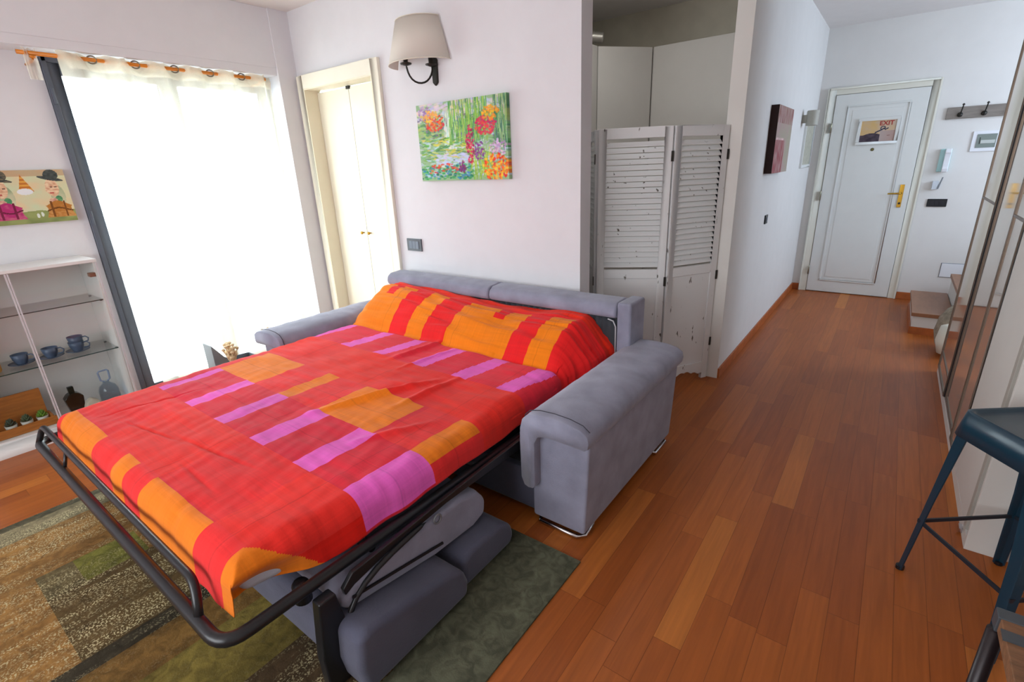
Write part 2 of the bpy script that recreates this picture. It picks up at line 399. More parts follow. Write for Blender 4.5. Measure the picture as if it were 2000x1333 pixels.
# ------------------------------------------------------------------ closet door (door_2) in the lamp wall
d2_ = thing('door_2', (-3.54, 2.6, 0), None, None); d2_['kind'] = 'structure'
link('casing', BM().box(-4.04, -3.965, 2.572, 2.6, 0, 2.262).box(-3.11, -3.034, 2.572, 2.6, 0, 2.262).box(-3.965, -3.11, 2.572, 2.6, 2.165, 2.262), cream, d2_, bevel=.004)
link('jamb', BM().box(-3.968, -3.955, 2.575, 2.72, 0, 2.17).box(-3.125, -3.108, 2.575, 2.72, 0, 2.17).box(-3.955, -3.125, 2.575, 2.72, 2.155, 2.17), mat('cream_jamb', (234, 226, 202), .5), d2_)
l1 = link('door_leaf', bx(-3.953, -3.5425, 2.69, 2.715, .01, 2.143), creamd, d2_, bevel=.002)
l2 = link('door_leaf', bx(-3.5375, -3.127, 2.69, 2.715, .01, 2.143), creamd, d2_, bevel=.002)
for l, x in ((l1, -3.585), (l2, -3.495)):
    link('knob', BM().lathe([(0, 0), (.006, 0), (.006, .012), (.013, .02), (.012, .028), (0, .032)], (x, 2.69, 1.03), 14, axis=(0, -1, 0)), brass, l, smooth=True)
link('pivot_guide', BM().box(-3.56, -3.52, 2.68, 2.70, 2.128, 2.15), iron, d2_)

# ------------------------------------------------------------------ wall lamp
wl = thing('wall_lamp', (-2.56, 2.6, 2.1), 'wall lamp with tapered fabric half shade above the garden painting', 'lamp')
shadem = bpy.data.materials.new('lamp_shade_fabric'); shadem.use_nodes = True
n = shadem.node_tree.nodes; L = shadem.node_tree.links; pb = n['Principled BSDF']; pb.inputs['Base Color'].default_value = lin((232, 225, 216)); pb.inputs['Roughness'].default_value = .9
tl = n.new('ShaderNodeBsdfTranslucent'); tl.inputs['Color'].default_value = lin((240, 232, 220)); mx = n.new('ShaderNodeMixShader'); mx.inputs[0].default_value = .25
L.new(pb.outputs[0], mx.inputs[1]); L.new(tl.outputs[0], mx.inputs[2]); L.new(mx.outputs[0], n['Material Output'].inputs[0])
sh = link('lamp_shade', BM().lathe([(.243, 2.155), (.167, 2.405)], (-2.60, 2.585, 0), 48, a0=180, a1=360, sy=.82), shadem, wl, smooth=True)
md = sh.modifiers.new('sol', 'SOLIDIFY'); md.thickness = .003
link('shade_trim', BM().tube([(-2.60+.244*math.cos(R(a)), 2.585+.2*math.sin(R(a)), 2.157) for a in range(180, 361, 6)], .003, 6).tube([(-2.60+.168*math.cos(R(a)), 2.585+.138*math.sin(R(a)), 2.404) for a in range(180, 361, 6)], .0025, 6), mat('shade_binding', (225, 218, 204), .8), wl, smooth=True)
link('wall_plate', BM().prism([(-2.525, 2.04), (-2.505, 2.02), (-2.485, 2.04), (-2.48, 2.17), (-2.505, 2.20), (-2.53, 2.17)], 1, 2.582, 2.6), iron, wl, bevel=.004)
arc = [(-2.505, 2.575, 2.15), (-2.505, 2.57, 2.10), (-2.515, 2.55, 2.06), (-2.53, 2.52, 2.035), (-2.55, 2.48, 2.03), (-2.57, 2.445, 2.05), (-2.58, 2.425, 2.09), (-2.583, 2.42, 2.14)]
link('arm', BM().tube(arc, .0065, 10), iron, wl, smooth=True, subd=1)
for x, y in ((-2.583, 2.42), (-2.50, 2.555)):
    link('socket', BM().lathe([(0, 2.125), (.034, 2.135), (.036, 2.142), (.014, 2.148), (.016, 2.20), (0, 2.20)], (x, y, 0), 18), iron, wl, smooth=True)

# ------------------------------------------------------------------ pictures
GW, GH = 230, 146
GB = [[(150, 185, 140)]*GW for _ in range(GH)]
def dab(cx, cy, rx, ry, ang, col, al=.85):
    ca, sa = math.cos(ang), math.sin(ang); R_ = max(rx, ry)*1.1
    for j in range(max(0, int((cy-R_)*GH)), min(GH, int((cy+R_)*GH)+2)):
        for i in range(max(0, int((cx-R_)*GW)), min(GW, int((cx+R_)*GW)+2)):
            dx, dy = i/GW-cx, (j/GH-cy)*.63; x, y = dx*ca+dy*sa, -dx*sa+dy*ca
            d = (x/rx)**2+(y/ry)**2
            if d < 1: GB[j][i] = mix(GB[j][i], col, al*(1-d*.5))
def dabs(n, x0, x1, y0, y1, rx, ry, cols, ang=0, jit=.3, al=.85, shape=None):
    for _ in range(n):
        if shape:
            t = random.random()*6.28; q = math.sqrt(random.random()); x = shape[0]+shape[2]*q*math.cos(t); y = shape[1]+shape[3]*q*math.sin(t)
        else: x, y = random.uniform(x0, x1), random.uniform(y0, y1)
        c = random.choice(cols); c = tuple(max(0, min(255, k+random.uniform(-16, 16))) for k in c)
        dab(x, y, rx*random.uniform(.6, 1.3), ry*random.uniform(.6, 1.3), ang+random.uniform(-jit, jit), c, al)
random.seed(21)
dabs(260, 0, 1, .76, 1, .035, .012, [(222, 205, 215), (205, 200, 225), (225, 215, 195), (190, 195, 215)])
dabs(420, 0, 1, .5, .82, .028, .010, [(110, 165, 95), (150, 190, 110), (70, 120, 90), (170, 195, 120), (120, 110, 150)])
dabs(520, 0, 1, .05, .56, .035, .008, [(190, 205, 232), (140, 185, 130), (170, 200, 160), (110, 165, 110), (205, 215, 230)])
dabs(160, .32, .45, .40, .86, .010, .03, [(205, 225, 222), (190, 215, 195), (225, 232, 220)])
dabs(150, .05, .6, .25, .55, .035, .007, [(205, 215, 95), (120, 175, 80), (225, 205, 90), (80, 140, 80)])
dabs(90, .2, .6, .2, .34, .03, .008, [(205, 212, 238), (190, 205, 235)])
dabs(420, .38, .80, .52, 1.02, .004, .06, [(90, 160, 70), (185, 215, 100), (120, 185, 90), (60, 125, 95), (150, 200, 80)], jit=.06)
dabs(260, .86, 1, .40, 1.02, .004, .06, [(70, 130, 80), (140, 185, 110), (60, 110, 100), (170, 200, 150)], jit=.06)
dabs(60, 0, 0, 0, 0, .014, .010, [(150, 110, 175), (190, 165, 200)], shape=(.09, .88, .09, .09))
dabs(90, 0, 0, 0, 0, .014, .010, [(235, 85, 45), (240, 130, 60), (225, 60, 70)], shape=(.21, .75, .11, .11))
dabs(50, 0, 0, 0, 0, .014, .010, [(235, 200, 70), (240, 170, 90)], shape=(.15, .84, .1, .08))
dabs(110, 0, 0, 0, 0, .014, .010, [(228, 50, 90), (235, 70, 70), (190, 50, 110)], shape=(.77, .66, .12, .11))
dabs(60, 0, 0, 0, 0, .014, .010, [(240, 195, 50), (235, 150, 50)], shape=(.83, .80, .09, .08))
dabs(160, 0, .62, .02, .2, .02, .009, [(50, 145, 90), (90, 180, 110), (40, 110, 80), (70, 140, 190)])
dabs(40, .1, .5, .1, .22, .016, .008, [(232, 90, 50), (220, 60, 60)])
dabs(90, .60, .84, .02, .36, .005, .05, [(200, 215, 70), (160, 195, 60), (120, 170, 70)], jit=.35)
dabs(90, 0, 0, 0, 0, .011, .010, [(215, 45, 90), (235, 80, 110), (165, 35, 80)], shape=(.60, .44, .045, .24))
dabs(40, 0, 0, 0, 0, .010, .010, [(110, 50, 130), (140, 40, 90)], shape=(.50, .17, .04, .08))
dabs(50, 0, 0, 0, 0, .010, .010, [(130, 60, 140), (150, 70, 160)], shape=(.70, .36, .06, .12))
dabs(80, 0, 0, 0, 0, .012, .011, [(205, 175, 215), (180, 140, 190), (225, 200, 225)], shape=(.90, .38, .09, .10))
dabs(150, 0, 0, 0, 0, .014, .012, [(245, 85, 25), (250, 150, 30), (230, 40, 40), (250, 200, 60)], shape=(.87, .15, .14, .17))
def garden(u, v): return GB[min(GH-1, int(v*GH))][min(GW-1, int(u*GW))]
art = attr_mat('printed_canvas', .55, .15, 250)
g = colgrid('garden_painting', art, (-2.685, 2.568, 1.437), (.76, 0, 0), (0, 0, .482), 230, 146, garden, depth=(0, .031, 0))
tag(g, 'colourful garden pond canvas painting on the wall above the sofa bed', 'painting')

def luggage(u, v):
    n1 = fbm(u*6, v*4, 2); n2 = ns(u*40, v*30, 3)
    c = mix((222, 200, 160), (205, 212, 175), .5+n1)
    if v < .22+.04*n1: c = mix((110, 125, 75), (150, 160, 100), .5+n1)
    if v > .88: c = mix(c, (175, 130, 100), .5)
    def ell(cx, cy, rx, ry): return ((u-cx)/rx)**2+((v-cy)/ry)**2 < 1
    # striped cone lamp between the two travellers
    t = (v-.60)/.32
    if 0 < t < 1 and abs(u-.705-.012*(1-t)) < .05*(1-t): c = mix((190, 110, 50), (225, 170, 80), .5+.5*math.sin(v*90))
    if ell(.705, .60, .052, .06): c = (228, 230, 232)
    for cx, bag, hat in ((.56, (176, 50, 110), (120, 110, 90)), (.895, (178, 116, 52), (84, 92, 88)), (.2, (90, 120, 150), (90, 80, 70))):
        if ell(cx+.02, .50, .05, .22): c = mix((205, 200, 165), (150, 165, 130), .5+n1)
        if ell(cx-.005, .66, .045, .17) or ell(cx-.035, .62, .018, .06): c = mix((232, 205, 170), (205, 150, 120), .4+n2)
        if abs(v-.67) < .012 and (abs(u-cx+.012) < .008 or abs(u-cx-.018) < .010): c = (90, 60, 50)
        if abs(v-.56) < .012 and abs(u-cx+.015) < .014: c = (190, 90, 80)
        if ell(cx, .83+.5*(cx-u), .085, .035) or ell(cx+.01, .90, .05, .10): c = mix(hat, (60, 66, 66), .4+n2)
        if ell(cx+.02, .44, .024, .06): c = mix((60, 130, 90), (110, 160, 110), .5+n2)
        if ell(cx-.02, .41, .03, .05): c = mix((225, 190, 160), (190, 130, 120), .5+n2)
        if abs(u-cx-.005) < .09+.01*math.sin(v*20) and .09 < v < .36+.05*math.cos((u-cx)*30): c = mix(bag, mix(bag, (255, 220, 170), .3), .5+n2+n1)
        if abs(u-cx-.005) < .09 and abs(v-.24-.03*math.sin(u*30)) < .014: c = mix(bag, (40, 20, 10), .5)
        if abs(abs(u-cx)-.045) < .007 and .10 < v < .40: c = mix(bag, (50, 25, 15), .45)
    if ell(.74, .14, .010, .045) or ell(.77, .16, .010, .045): c = (215, 220, 210)
    return c
g = colgrid('travellers_painting', art, (-4.252, .26, 1.292), (0, .712, 0), (0, 0, .312), 260, 112, luggage, depth=(-.028, 0, 0), side=(205, 195, 165))
tag(g, 'wide canvas of two hatted travellers with suitcases left of the window', 'painting')

def redabs(u, v):
    n1 = fbm(u*3, v*3, 8); n2 = ns(u*30, v*6, 2)
    c = mix((176, 150, 145), (168, 160, 140), .5+n1+n2*.6)
    if v < .5 and u < .6: c = mix(c, (150, 50, 60), .5+n2)
    if v > .75: c = mix(c, (130, 60, 55), .3+n2)
    if .5 < v < .54 and u < .5 and n2 > -.1: c = (225, 190, 190)
    return c
g = colgrid('abstract_painting', art, (-.766, 4.27, 1.385), (0, .61, 0), (0, 0, .47), 60, 60, redabs, depth=(-.053, 0, 0), side=(48, 30, 28))
tag(g, 'dark red and brown canvas on the left hallway wall', 'painting')

fp = thing('framed_textile_picture', (-.82, 6.22, 1.38), 'white framed pale beige picture on hallway wall near the entrance door', 'picture')
link('frame', BM().box(-.82, -.80, 5.93, 5.96, 1.385, 1.905).box(-.82, -.80, 6.49, 6.52, 1.385, 1.905).box(-.82, -.80, 5.96, 6.49, 1.385, 1.415).box(-.82, -.80, 5.96, 6.49, 1.875, 1.905), mat('white_picture_frame', (225, 228, 225), .4), fp, bevel=.002)
link('picture_print', bx(-.8195, -.808, 5.96, 6.49, 1.415, 1.875), mat('beige_print', (178, 176, 160), .7, var=.16, vscale=30), fp)
sc = thing('wall_sconce', (-.82, 5.72, 1.78), 'small pale grey cylindrical lamp on hallway wall beside the framed picture', 'lamp')
link('lamp_shade', BM().lathe([(0, 0), (.05, 0), (.05, .13), (0, .13)], (-.735, 5.72, 1.765), 20), mat('putty_metal', (172, 170, 158), .5), sc, smooth=False, bevel=.003)
link('mount', BM().box(-.82, -.78, 5.70, 5.74, 1.79, 1.86), mat('putty_metal', (172, 170, 158), .5), sc, bevel=.002)

# ------------------------------------------------------------------ switches
def switch(name, M, label, m, m2, w=.155, h=.092, n=3):
    s = thing(name, M @ Vector((0, 0, 0)), label, 'switch')
    link('plate', BM().box(-w/2, w/2, -.011, 0, 0, h).xform(M), m, s, bevel=.002)
    for i in range(n):
        ww = (w-.05)/n
        link('rocker', BM().box(-w/2+.025+ww*i+.001, -w/2+.025+ww*(i+1)-.001, -.0145, -.011, .018, h-.018).xform(M), m2, s, bevel=.001)
    return s
switch('light_switch', Matrix.Translation((-2.866, 2.6, .933)), 'grey rectangular light switch on the wall between closet door and sofa', grey_sw, mat('grey_rocker', (110, 120, 135), .35))
switch('light_switch', Matrix.Translation((.348, 6.66, .967)), 'black rectangular switch plate under the intercom by the entrance door', black, mat('black_rocker', (30, 30, 38), .3), w=.155, h=.075)
switch('light_switch', Matrix.Translation((-.82, 4.56, .988)) @ Matrix.Rotation(R(90), 4, 'Z'), 'small black switch on the hallway wall below the dark red canvas', black, mat('grey_rocker', (110, 120, 135), .35), w=.085, h=.07, n=2)

# ------------------------------------------------------------------ alcove: cabinets and duct
ac = thing('tall_cabinet', (-1.5, 4.45, 0), 'tall white corner cabinet seen above the louvred folding screen', 'cabinet')
lam = mat('cabinet_laminate', (205, 203, 198), .5)
link('body', BM().prism([(-2.55, 3.0), (-2.06, 3.0), (-2.06, 3.93), (-1.76, 4.32), (-.93, 4.32), (-.93, 4.64), (-2.55, 4.64)], 2, .0, 2.36), lam, ac)
link('door', BM().prism([(-2.052, 3.945), (-2.038, 3.935), (-1.744, 4.295), (-1.757, 4.307)], 2, .08, 2.365), lam, ac, bevel=.002)
link('door', bx(-1.735, -.935, 4.298, 4.316, .08, 2.365), lam, ac, bevel=.002)
link('door', bx(-2.056, -2.04, 3.35, 3.925, .08, 2.365), lam, ac, bevel=.002)
dp = [(-2.10, 3.98, 2.37), (-2.10, 3.98, 2.42), (-2.08, 3.97, 2.445), (-2.13, 3.9, 2.455), (-2.3, 3.8, 2.455)]
b = BM(); pth = []
for i in range(45):
    t = i/44; pth.append((-2.02-.4*t, 3.98-.25*t, 2.425+.02*math.sin(t*3)))
b.tube(pth, .04, 14, rs=[.036+.004*(i % 2) for i in range(45)])
tag(link('flexible_duct', b, mat('aluminium_duct', (170, 168, 160), .4, metal=.7), smooth=True), 'ribbed metal air duct lying on top of the tall white cabinet', 'duct')

# ------------------------------------------------------------------ louvred folding screen
distress = bpy.data.materials.new('distressed_white_paint'); distress.use_nodes = True
n = distress.node_tree.nodes; L = distress.node_tree.links; pb = n['Principled BSDF']; pb.inputs['Roughness'].default_value = .6
tc = n.new('ShaderNodeTexCoord'); mp = n.new('ShaderNodeMapping'); mp.inputs['Scale'].default_value = (1, 1, .35); L.new(tc.outputs['Object'], mp.inputs[0])
nz = n.new('ShaderNodeTexNoise'); nz.inputs['Scale'].default_value = 34; nz.inputs['Detail'].default_value = 5; L.new(mp.outputs[0], nz.inputs['Vector'])
rp = n.new('ShaderNodeValToRGB'); e = rp.color_ramp.elements; e[0].position = .285; e[0].color = lin((92, 86, 78)); e[1].position = .33; e[1].color = lin((224, 225, 226)); L.new(nz.outputs[0], rp.inputs[0]); L.new(rp.outputs[0], pb.inputs['Base Color'])
scr = thing('folding_screen', (-1.2, 3.1, 0), 'white distressed folding screen with louvred panels standing beside the sofa back', 'folding screen')
def screen_panel(p, q):
    p = Vector((p[0], p[1], 0)); q = Vector((q[0], q[1], 0)); w = (q-p).length; a = math.atan2(q.y-p.y, q.x-p.x)
    M = Matrix.Translation(p) @ Matrix.Rotation(a, 4, 'Z')
    H = 1.70; g = .004; sw = .048; th = .0125
    foot = [(sw+g, .15), (w-sw-g, .15), (w-sw-g, .10)]
    b = BM().box(g, g+sw, -th, th, 0, H).box(w-g-sw, w-g, -th, th, 0, H).box(g+sw, w-g-sw, -th, th, H-.06, H).box(g+sw, w-g-sw, -th, th, .78, .84)
    # scalloped apron
    cx = w/2; hw = w/2-g-sw
    pts = [(cx-hw, .13), (cx+hw, .13), (cx+hw, .03)]
    for k in range(0, 25):
        t = 1-2*k/24; s = abs(t); z = .03+.035*(1-s) + .012*abs(math.sin(t*2.5*math.pi))
        pts.append((cx+hw*t, z))
    b.prism(pts, 1, -th, th)
    pn = link('panel', b.xform(M), distress, scr, bevel=.0025)
    lb = BM(); z = .855
    while z < H-.075:
        lb.prism([(-.0125, z), (-.0125, z+.005), (.008, z+.0285), (.010, z+.024)], 0, g+sw, w-g-sw); z += .0335
    link('louvres', lb.xform(M), distress, pn)
    link('lower_panel', BM().box(g+sw, w-g-sw, -.005, .005, .13, .78).xform(M), distress, pn)
    for z in (1.5, .73, .25):
        link('hinge', BM().box(w-g-.006, w+.004, -.017, -.012, z, z+.06).xform(M), iron, pn)
screen_panel((-1.52, 2.95), (-1.12, 3.15))
screen_panel((-1.12, 3.15), (-.90, 3.505))
screen_panel((-1.77, 3.30), (-1.525, 2.955))

# ------------------------------------------------------------------ entrance door
d1 = thing('door_1', (-.27, 6.66, 0), None, None); d1['kind'] = 'structure'
dm = mat('door_white', (222, 224, 220), .4)
link('casing', BM().box(-.742, -.665, 6.635, 6.66, 0, 2.15).box(.115, .185, 6.635, 6.66, 0, 2.15).box(-.665, .115, 6.635, 6.66, 2.085, 2.15).box(-.742, -.725, 6.625, 6.66, 0, 2.15).box(.168, .185, 6.625, 6.66, 0, 2.15).box(-.725, .168, 6.625, 6.66, 2.133, 2.15), mat('door_casing_white', (222, 220, 206), .45), d1, bevel=.003)
leaf = link('door_leaf', bx(-.661, .111, 6.63, 6.657, .008, 2.081), dm, d1, bevel=.003)
b = BM()
x0, x1, z0, z1, w = -.545, -.02, .135, 1.975, .016
b.box(x0, x1, 6.622, 6.63, z0, z0+w).box(x0, x1, 6.622, 6.63, z1-w, z1).box(x0, x0+w, 6.622, 6.63, z0+w, z1-w).box(x1-w, x1, 6.622, 6.63, z0+w, z1-w)
link('moulding', b, mat('door_moulding', (220, 222, 218), .4), leaf, bevel=.004)
link('panel', bx(x0+.05, x1-.05, 6.627, 6.63, z0+.05, z1-.05), dm, leaf, bevel=.002)
link('lock_plate', bx(.028, .064, 6.622, 6.63, .96, 1.185), brass, leaf, bevel=.002)
link('door_handle', BM().tube([(.046, 6.625, 1.10), (.046, 6.585, 1.10), (.03, 6.575, 1.10), (-.065, 6.575, 1.098)], .008, 10), brass, leaf, smooth=True)
link('cylinder', BM().lathe([(0, 0), (.011, 0), (.011, .008), (0, .009)], (.046, 6.622, 1.0), 14, axis=(0, -1, 0)), iron, leaf)
link('peephole', BM().lathe([(0, 0), (.016, 0), (.013, .006), (.007, .006), (0, .004)], (-.268, 6.627, 1.535), 18, axis=(0, -1, 0)), mat('old_bronze', (100, 95, 60), .4, metal=.8), leaf, smooth=True)
for z in (1.72, 1.03, .2):
    link('hinge', BM().lathe([(0, 0), (.008, 0), (.008, .09), (.004, .1), (0, .1)], (-.665, 6.622, z), 10), mat('steel_hinge', (170, 168, 150), .3, metal=.8), leaf, smooth=True)

def exitpic(u, v):
    n1 = fbm(u*4, v*4, 5); c = mix((214, 178, 120), (200, 180, 165), u*.9+n1*.4)
    if v < .36-.05*math.cos(u*9) and u < .58: c = mix((62, 52, 62), (96, 84, 92), .5+n1)
    if v < .5 and u > .58: c = mix((190, 190, 190), (180, 150, 140), u)
    d = abs(v-(.36+(u-.35)*.75))
    if .42 < u < .68 and d < .035: c = (60, 62, 80)
    if abs(math.hypot((u-.64)*1.35, v-.62)-.085) < .022 and v > .55: c = (60, 62, 80)
    if .70 < u < .80 and abs(v-(.54+(u-.70)*.9)) < .03: c = (60, 62, 80)
    if .78 < u < .86 and abs(v-.27) < .018: c = (120, 70, 60)
    return c
ep = thing('exit_sign_picture', (-.251, 6.627, 1.6), 'small horizontal exit picture in white frame hung on the entrance door', 'sign')
link('frame', BM().box(-.425, -.077, 6.610, 6.622, 1.583, 1.611).box(-.425, -.077, 6.610, 6.622, 1.811, 1.839).box(-.425, -.397, 6.610, 6.622, 1.611, 1.811).box(-.105, -.077, 6.610, 6.622, 1.611, 1.811), dm, ep, bevel=.002)
g = colgrid('print', art, (-.397, 6.6165, 1.611), (.292, 0, 0), (0, 0, .2), 73, 50, exitpic, depth=(0, .006, 0), parent=ep)
def text_mesh(name, txt, size, M, m, parent):
    cu = bpy.data.curves.new(name, 'FONT'); cu.body = txt; cu.size = size; cu.extrude = .0006; cu.align_x = 'CENTER'; cu.offset = size*.02
    to = bpy.data.objects.new(name, cu); COL.objects.link(to)
    dg = bpy.context.evaluated_depsgraph_get(); me = bpy.data.meshes.new_from_object(to.evaluated_get(dg))
    bpy.data.objects.remove(to); b = bmesh.new(); b.from_mesh(me); bmesh.ops.transform(b, matrix=M, verts=b.verts)
    return link(name, b, m, parent)
text_mesh('lettering', 'EXIT', .058, Matrix.Translation((-.186, 6.6155, 1.762)) @ Matrix.Rotation(R(90), 4, 'X'), mat('red_ink', (165, 35, 35), .6), ep)

# coat hooks
ch = thing('coat_rack', (.5, 6.66, 1.775), 'grey wooden coat rack board with dark iron hooks right of the entrance door', 'coat rack')
link('board', bx(.265, .80, 6.64, 6.66, 1.775, 1.878), mat('weathered_board', (134, 126, 118), .7, var=.18, vscale=8, stretch=(1, 1, 6)), ch, bevel=.003)
for x in (.365, .535, .705):
    link('hook', BM().lathe([(0, 0), (.022, 0), (.02, .008), (0, .012)], (x, 6.64, 1.81), 14, axis=(0, -1, 0)).tube([(x, 6.63, 1.81), (x+.004, 6.62, 1.84), (x+.008, 6.61, 1.875), (x+.008, 6.59, 1.892)], .005, 8).lathe([(0, -.012), (.012, 0), (0, .012)], (x+.008, 6.588, 1.895), 10).tube([(x, 6.632, 1.81), (x, 6.60, 1.795), (x, 6.585, 1.812)], .005, 8), iron, ch, smooth=True)
# intercom
ic = thing('intercom_handset', (.327, 6.66, 1.29), 'white wall intercom handset with pale turquoise base beside the entrance door', 'intercom')
link('base', bx(.285, .372, 6.636, 6.66, 1.30, 1.51), mat('turquoise_plastic', (176, 218, 218), .4), ic, bevel=.006)
link('handset', BM().prism([(6.636, 1.295), (6.60, 1.297), (6.592, 1.33), (6.606, 1.36), (6.606, 1.45), (6.592, 1.48), (6.60, 1.512), (6.636, 1.512)], 0, .322, .368), mat('white_plastic', (232, 234, 238), .35), ic, bevel=.005)
hd = thing('wall_holder', (.305, 6.66, 1.135), 'small clear and grey holder on the wall below the intercom', 'holder')
link('cup', BM().box(.278, .325, 6.615, 6.66, 1.135, 1.215), mat('frosted_plastic', (200, 208, 215), .3), hd, bevel=.003)
link('card', BM().prism([(.318, 1.14), (.332, 1.14), (.352, 1.25), (.342, 1.25)], 1, 6.612, 6.62), mat('grey_card', (120, 125, 130), .5), hd)
# fuse box
fb = thing('fuse_box', (.59, 6.66, 1.475), 'white framed fuse box with grey window under the coat rack', 'fuse box')
link('frame', BM().box(.497, .70, 6.648, 6.66, 1.475, 1.655), mat('white_plastic', (232, 234, 238), .35), fb, bevel=.003)
wn = link('window', bx(.53, .668, 6.643, 6.649, 1.508, 1.628), mat('smoked_window', (128, 138, 132), .2), fb, bevel=.002)
link('breaker', BM().box(.56, .66, 6.640, 6.644, 1.545, 1.575), mat('breaker_grey', (190, 195, 190), .4), wn)
link('breaker_label', BM().box(.552, .556, 6.640, 6.644, 1.54, 1.60), mat('dark_print', (40, 48, 44), .5), wn)
hp = thing('wall_hatch', (.59, 6.66, .27), 'flush white access hatch low on the wall above the stairs', 'hatch')
link('surround', bx(.497, .70, 6.656, 6.66, .264, .412), mat('hatch_gap', (120, 124, 132), .6), hp)
link('cover', bx(.502, .695, 6.652, 6.657, .269, .407), mat('white_plastic', (232, 234, 238), .35), hp, bevel=.002)

# ------------------------------------------------------------------ stairs
st = thing('staircase', (.9, 5.8, 0), 'low staircase with brown wooden treads and white sides beside the entrance', 'stairs')
wst = mat('stair_white', (216, 214, 208), .6); tr = mat('stair_tread', (142, 96, 66), .4, var=.12, vscale=8, stretch=(4, 1, 1))
for k in range(5):
    xa = .30+.27*k; z = .19*(k+1)
    link('riser_block', bx(xa, xa+.262, 5.345, 6.235, .05 if k == 0 else 0, z-.032), wst, st)
    link('tread', bx(xa-.015, xa+.265, 5.325, 6.245, z-.032, z), tr, st, bevel=.003)
link('skirting', bx(.298, .57, 5.333, 5.345, 0, .062), skirt, st)
link('skirting', bx(.288, .2995, 5.333, 6.235, 0, .062), skirt, st)
bk = thing('woven_bag', (.57, 4.93, 0), 'grey beige woven bag with white liner behind the wardrobe beside the first step', 'bag')
b = BM().lathe([(0, 0), (.10, .0), (.135, .06), (.15, .16), (.14, .26), (.11, .33), (.07, .37), (0, .38)], (.575, 4.95, .004), 28)
for v in b.b.verts:
    d = .014*ns(v.co.x*18, v.co.y*18, v.co.z*18); v.co.x += d; v.co.y += d
link('bag_body', b, mat('woven_sand', (150, 140, 122), .9, var=.3, vscale=30, bump=.5, bscale=70), bk, smooth=True)
b = BM().lathe([(.0, 0), (.05, .0), (.075, .1), (.06, .21), (0, .24)], (.505, 4.80, .03), 18)
link('liner', b, mat('white_cloth', (222, 220, 205), .85, bump=.2, bscale=20), bk, smooth=True)

# ------------------------------------------------------------------ mirrored wardrobe
wd = thing('wardrobe', (.75, 3.37, 0), 'tall wardrobe with mirrored sliding doors along the right side of the hallway', 'wardrobe')
link('body', BM().box(.475, 1.07, 2.33, 4.42, .0, 2.45), matt_white, wd, bevel=.002)
link('end_panel', bx(.452, 1.07, 2.31, 2.33, .0, 2.45), matt_white, wd, bevel=.002)
link('plinth_front', bx(.452, .475, 2.33, 4.42, 0, .05), matt_white, wd)
def mdoor(y0, y1, x, bars):
    d = link('sliding_door', bx(x+.004, x+.016, y0+.012, y1-.012, .055, 2.40), mirror, wd)
    b = BM().box(x-.002, x+.018, y0, y0+.014, .05, 2.42).box(x-.002, x+.018, y1-.014, y1, .05, 2.42)
    b.box(x-.002, x+.018, y0, y1, .045, .06).box(x-.002, x+.018, y0, y1, 2.40, 2.42)
    for z in bars: b.box(x-.001, x+.014, y0+.012, y1-.012, z, z+.012)
    link('door_profile', b, profile, d, bevel=.002)
mdoor(3.83, 4.42, .450, (1.20, .16))
mdoor(3.25, 3.81, .458, (.0601,))
mdoor(2.95, 3.23, .450, (1.20,))
link('front_panel', bx(.453, .475, 2.42, 2.93, .05, 2.42), matt_white, wd, bevel=.002)
link('edge_profile', bx(.451, .475, 2.375, 2.415, .03, 2.42), mat('grey_edge', (176, 172, 164), .45), wd, bevel=.002)
link('foot_clip', bx(.440, .452, 2.40, 2.44, .012, .03), chrome, wd)
link('dark_gap', BM().box(.452, .458, 3.812, 3.828, .05, 2.42).box(.452, .458, 2.932, 2.948, .05, 2.42), black, wd)

# ------------------------------------------------------------------ display cabinet (left)
X0, X1, Y0, Y1 = -4.275, -3.94, .09, .92
cb = thing('display_cabinet', (-4.1, .5, 0), 'low white display cabinet with glass doors under the travellers painting', 'cabinet')
link('body', BM().box(X0, X1, Y1-.018, Y1, 0, 1.05).box(X0, X1, Y0, Y0+.018, 0, 1.05).box(X0, X0+.01, Y0+.018, Y1-.018, 0, 1.05).box(X0, X1, Y0+.018, Y1-.018, .085, .103).box(X0+.03, X1, Y0+.018, Y1-.018, 0, .085), whitegloss, cb, bevel=.0015)
link('top', bx(X0, X1+.008, Y0-.003, Y1+.003, 1.05, 1.068), whitegloss, cb, bevel=.0015)
gls = bpy.data.materials.new('shelf_glass'); gls.use_nodes = True; n = gls.node_tree.nodes; L = gls.node_tree.links; n.clear()
o_ = n.new('ShaderNodeOutputMaterial'); mx = n.new('ShaderNodeMixShader'); t = n.new('ShaderNodeBsdfTransparent'); g_ = n.new('ShaderNodeBsdfGlossy'); g_.inputs['Roughness'].default_value = .03
fr = thin_fresnel(gls); t.inputs['Color'].default_value = (.965, .98, .975, 1)
L.new(fr.outputs[0], mx.inputs[0]); L.new(t.outputs[0], mx.inputs[1]); L.new(g_.outputs[0], mx.inputs[2]); L.new(mx.outputs[0], o_.inputs[0])
for z in (.808, .482):
    s = link('glass_shelf', bx(X0+.012, X1-.012, Y0+.02, Y1-.02, z, z+.006), gls, cb)
    link('shelf_edge', bx(X1-.012, X1-.0095, Y0+.02, Y1-.02, z, z+.006), mat('glass_edge_green', (58, 78, 72), .2), s)
    for x in (X0+.06, X1-.05): link('shelf_pin', bx(x, x+.012, Y1-.03, Y1-.018, z-.008, z), iron, s)
for y0, y1 in ((Y0, .503), (.507, Y1)):
    d = link('glass_door', bx(X1+.001, X1+.0045, y0+.006, y1-.006, .103, 1.046), gls, cb)
    link('door_edge', BM().box(X1+.0, X1+.008, y0, y0+.007, .10, 1.048).box(X1+.0, X1+.008, y1-.007, y1, .10, 1.048), mat('pale_edge', (205, 200, 205), .4), d)
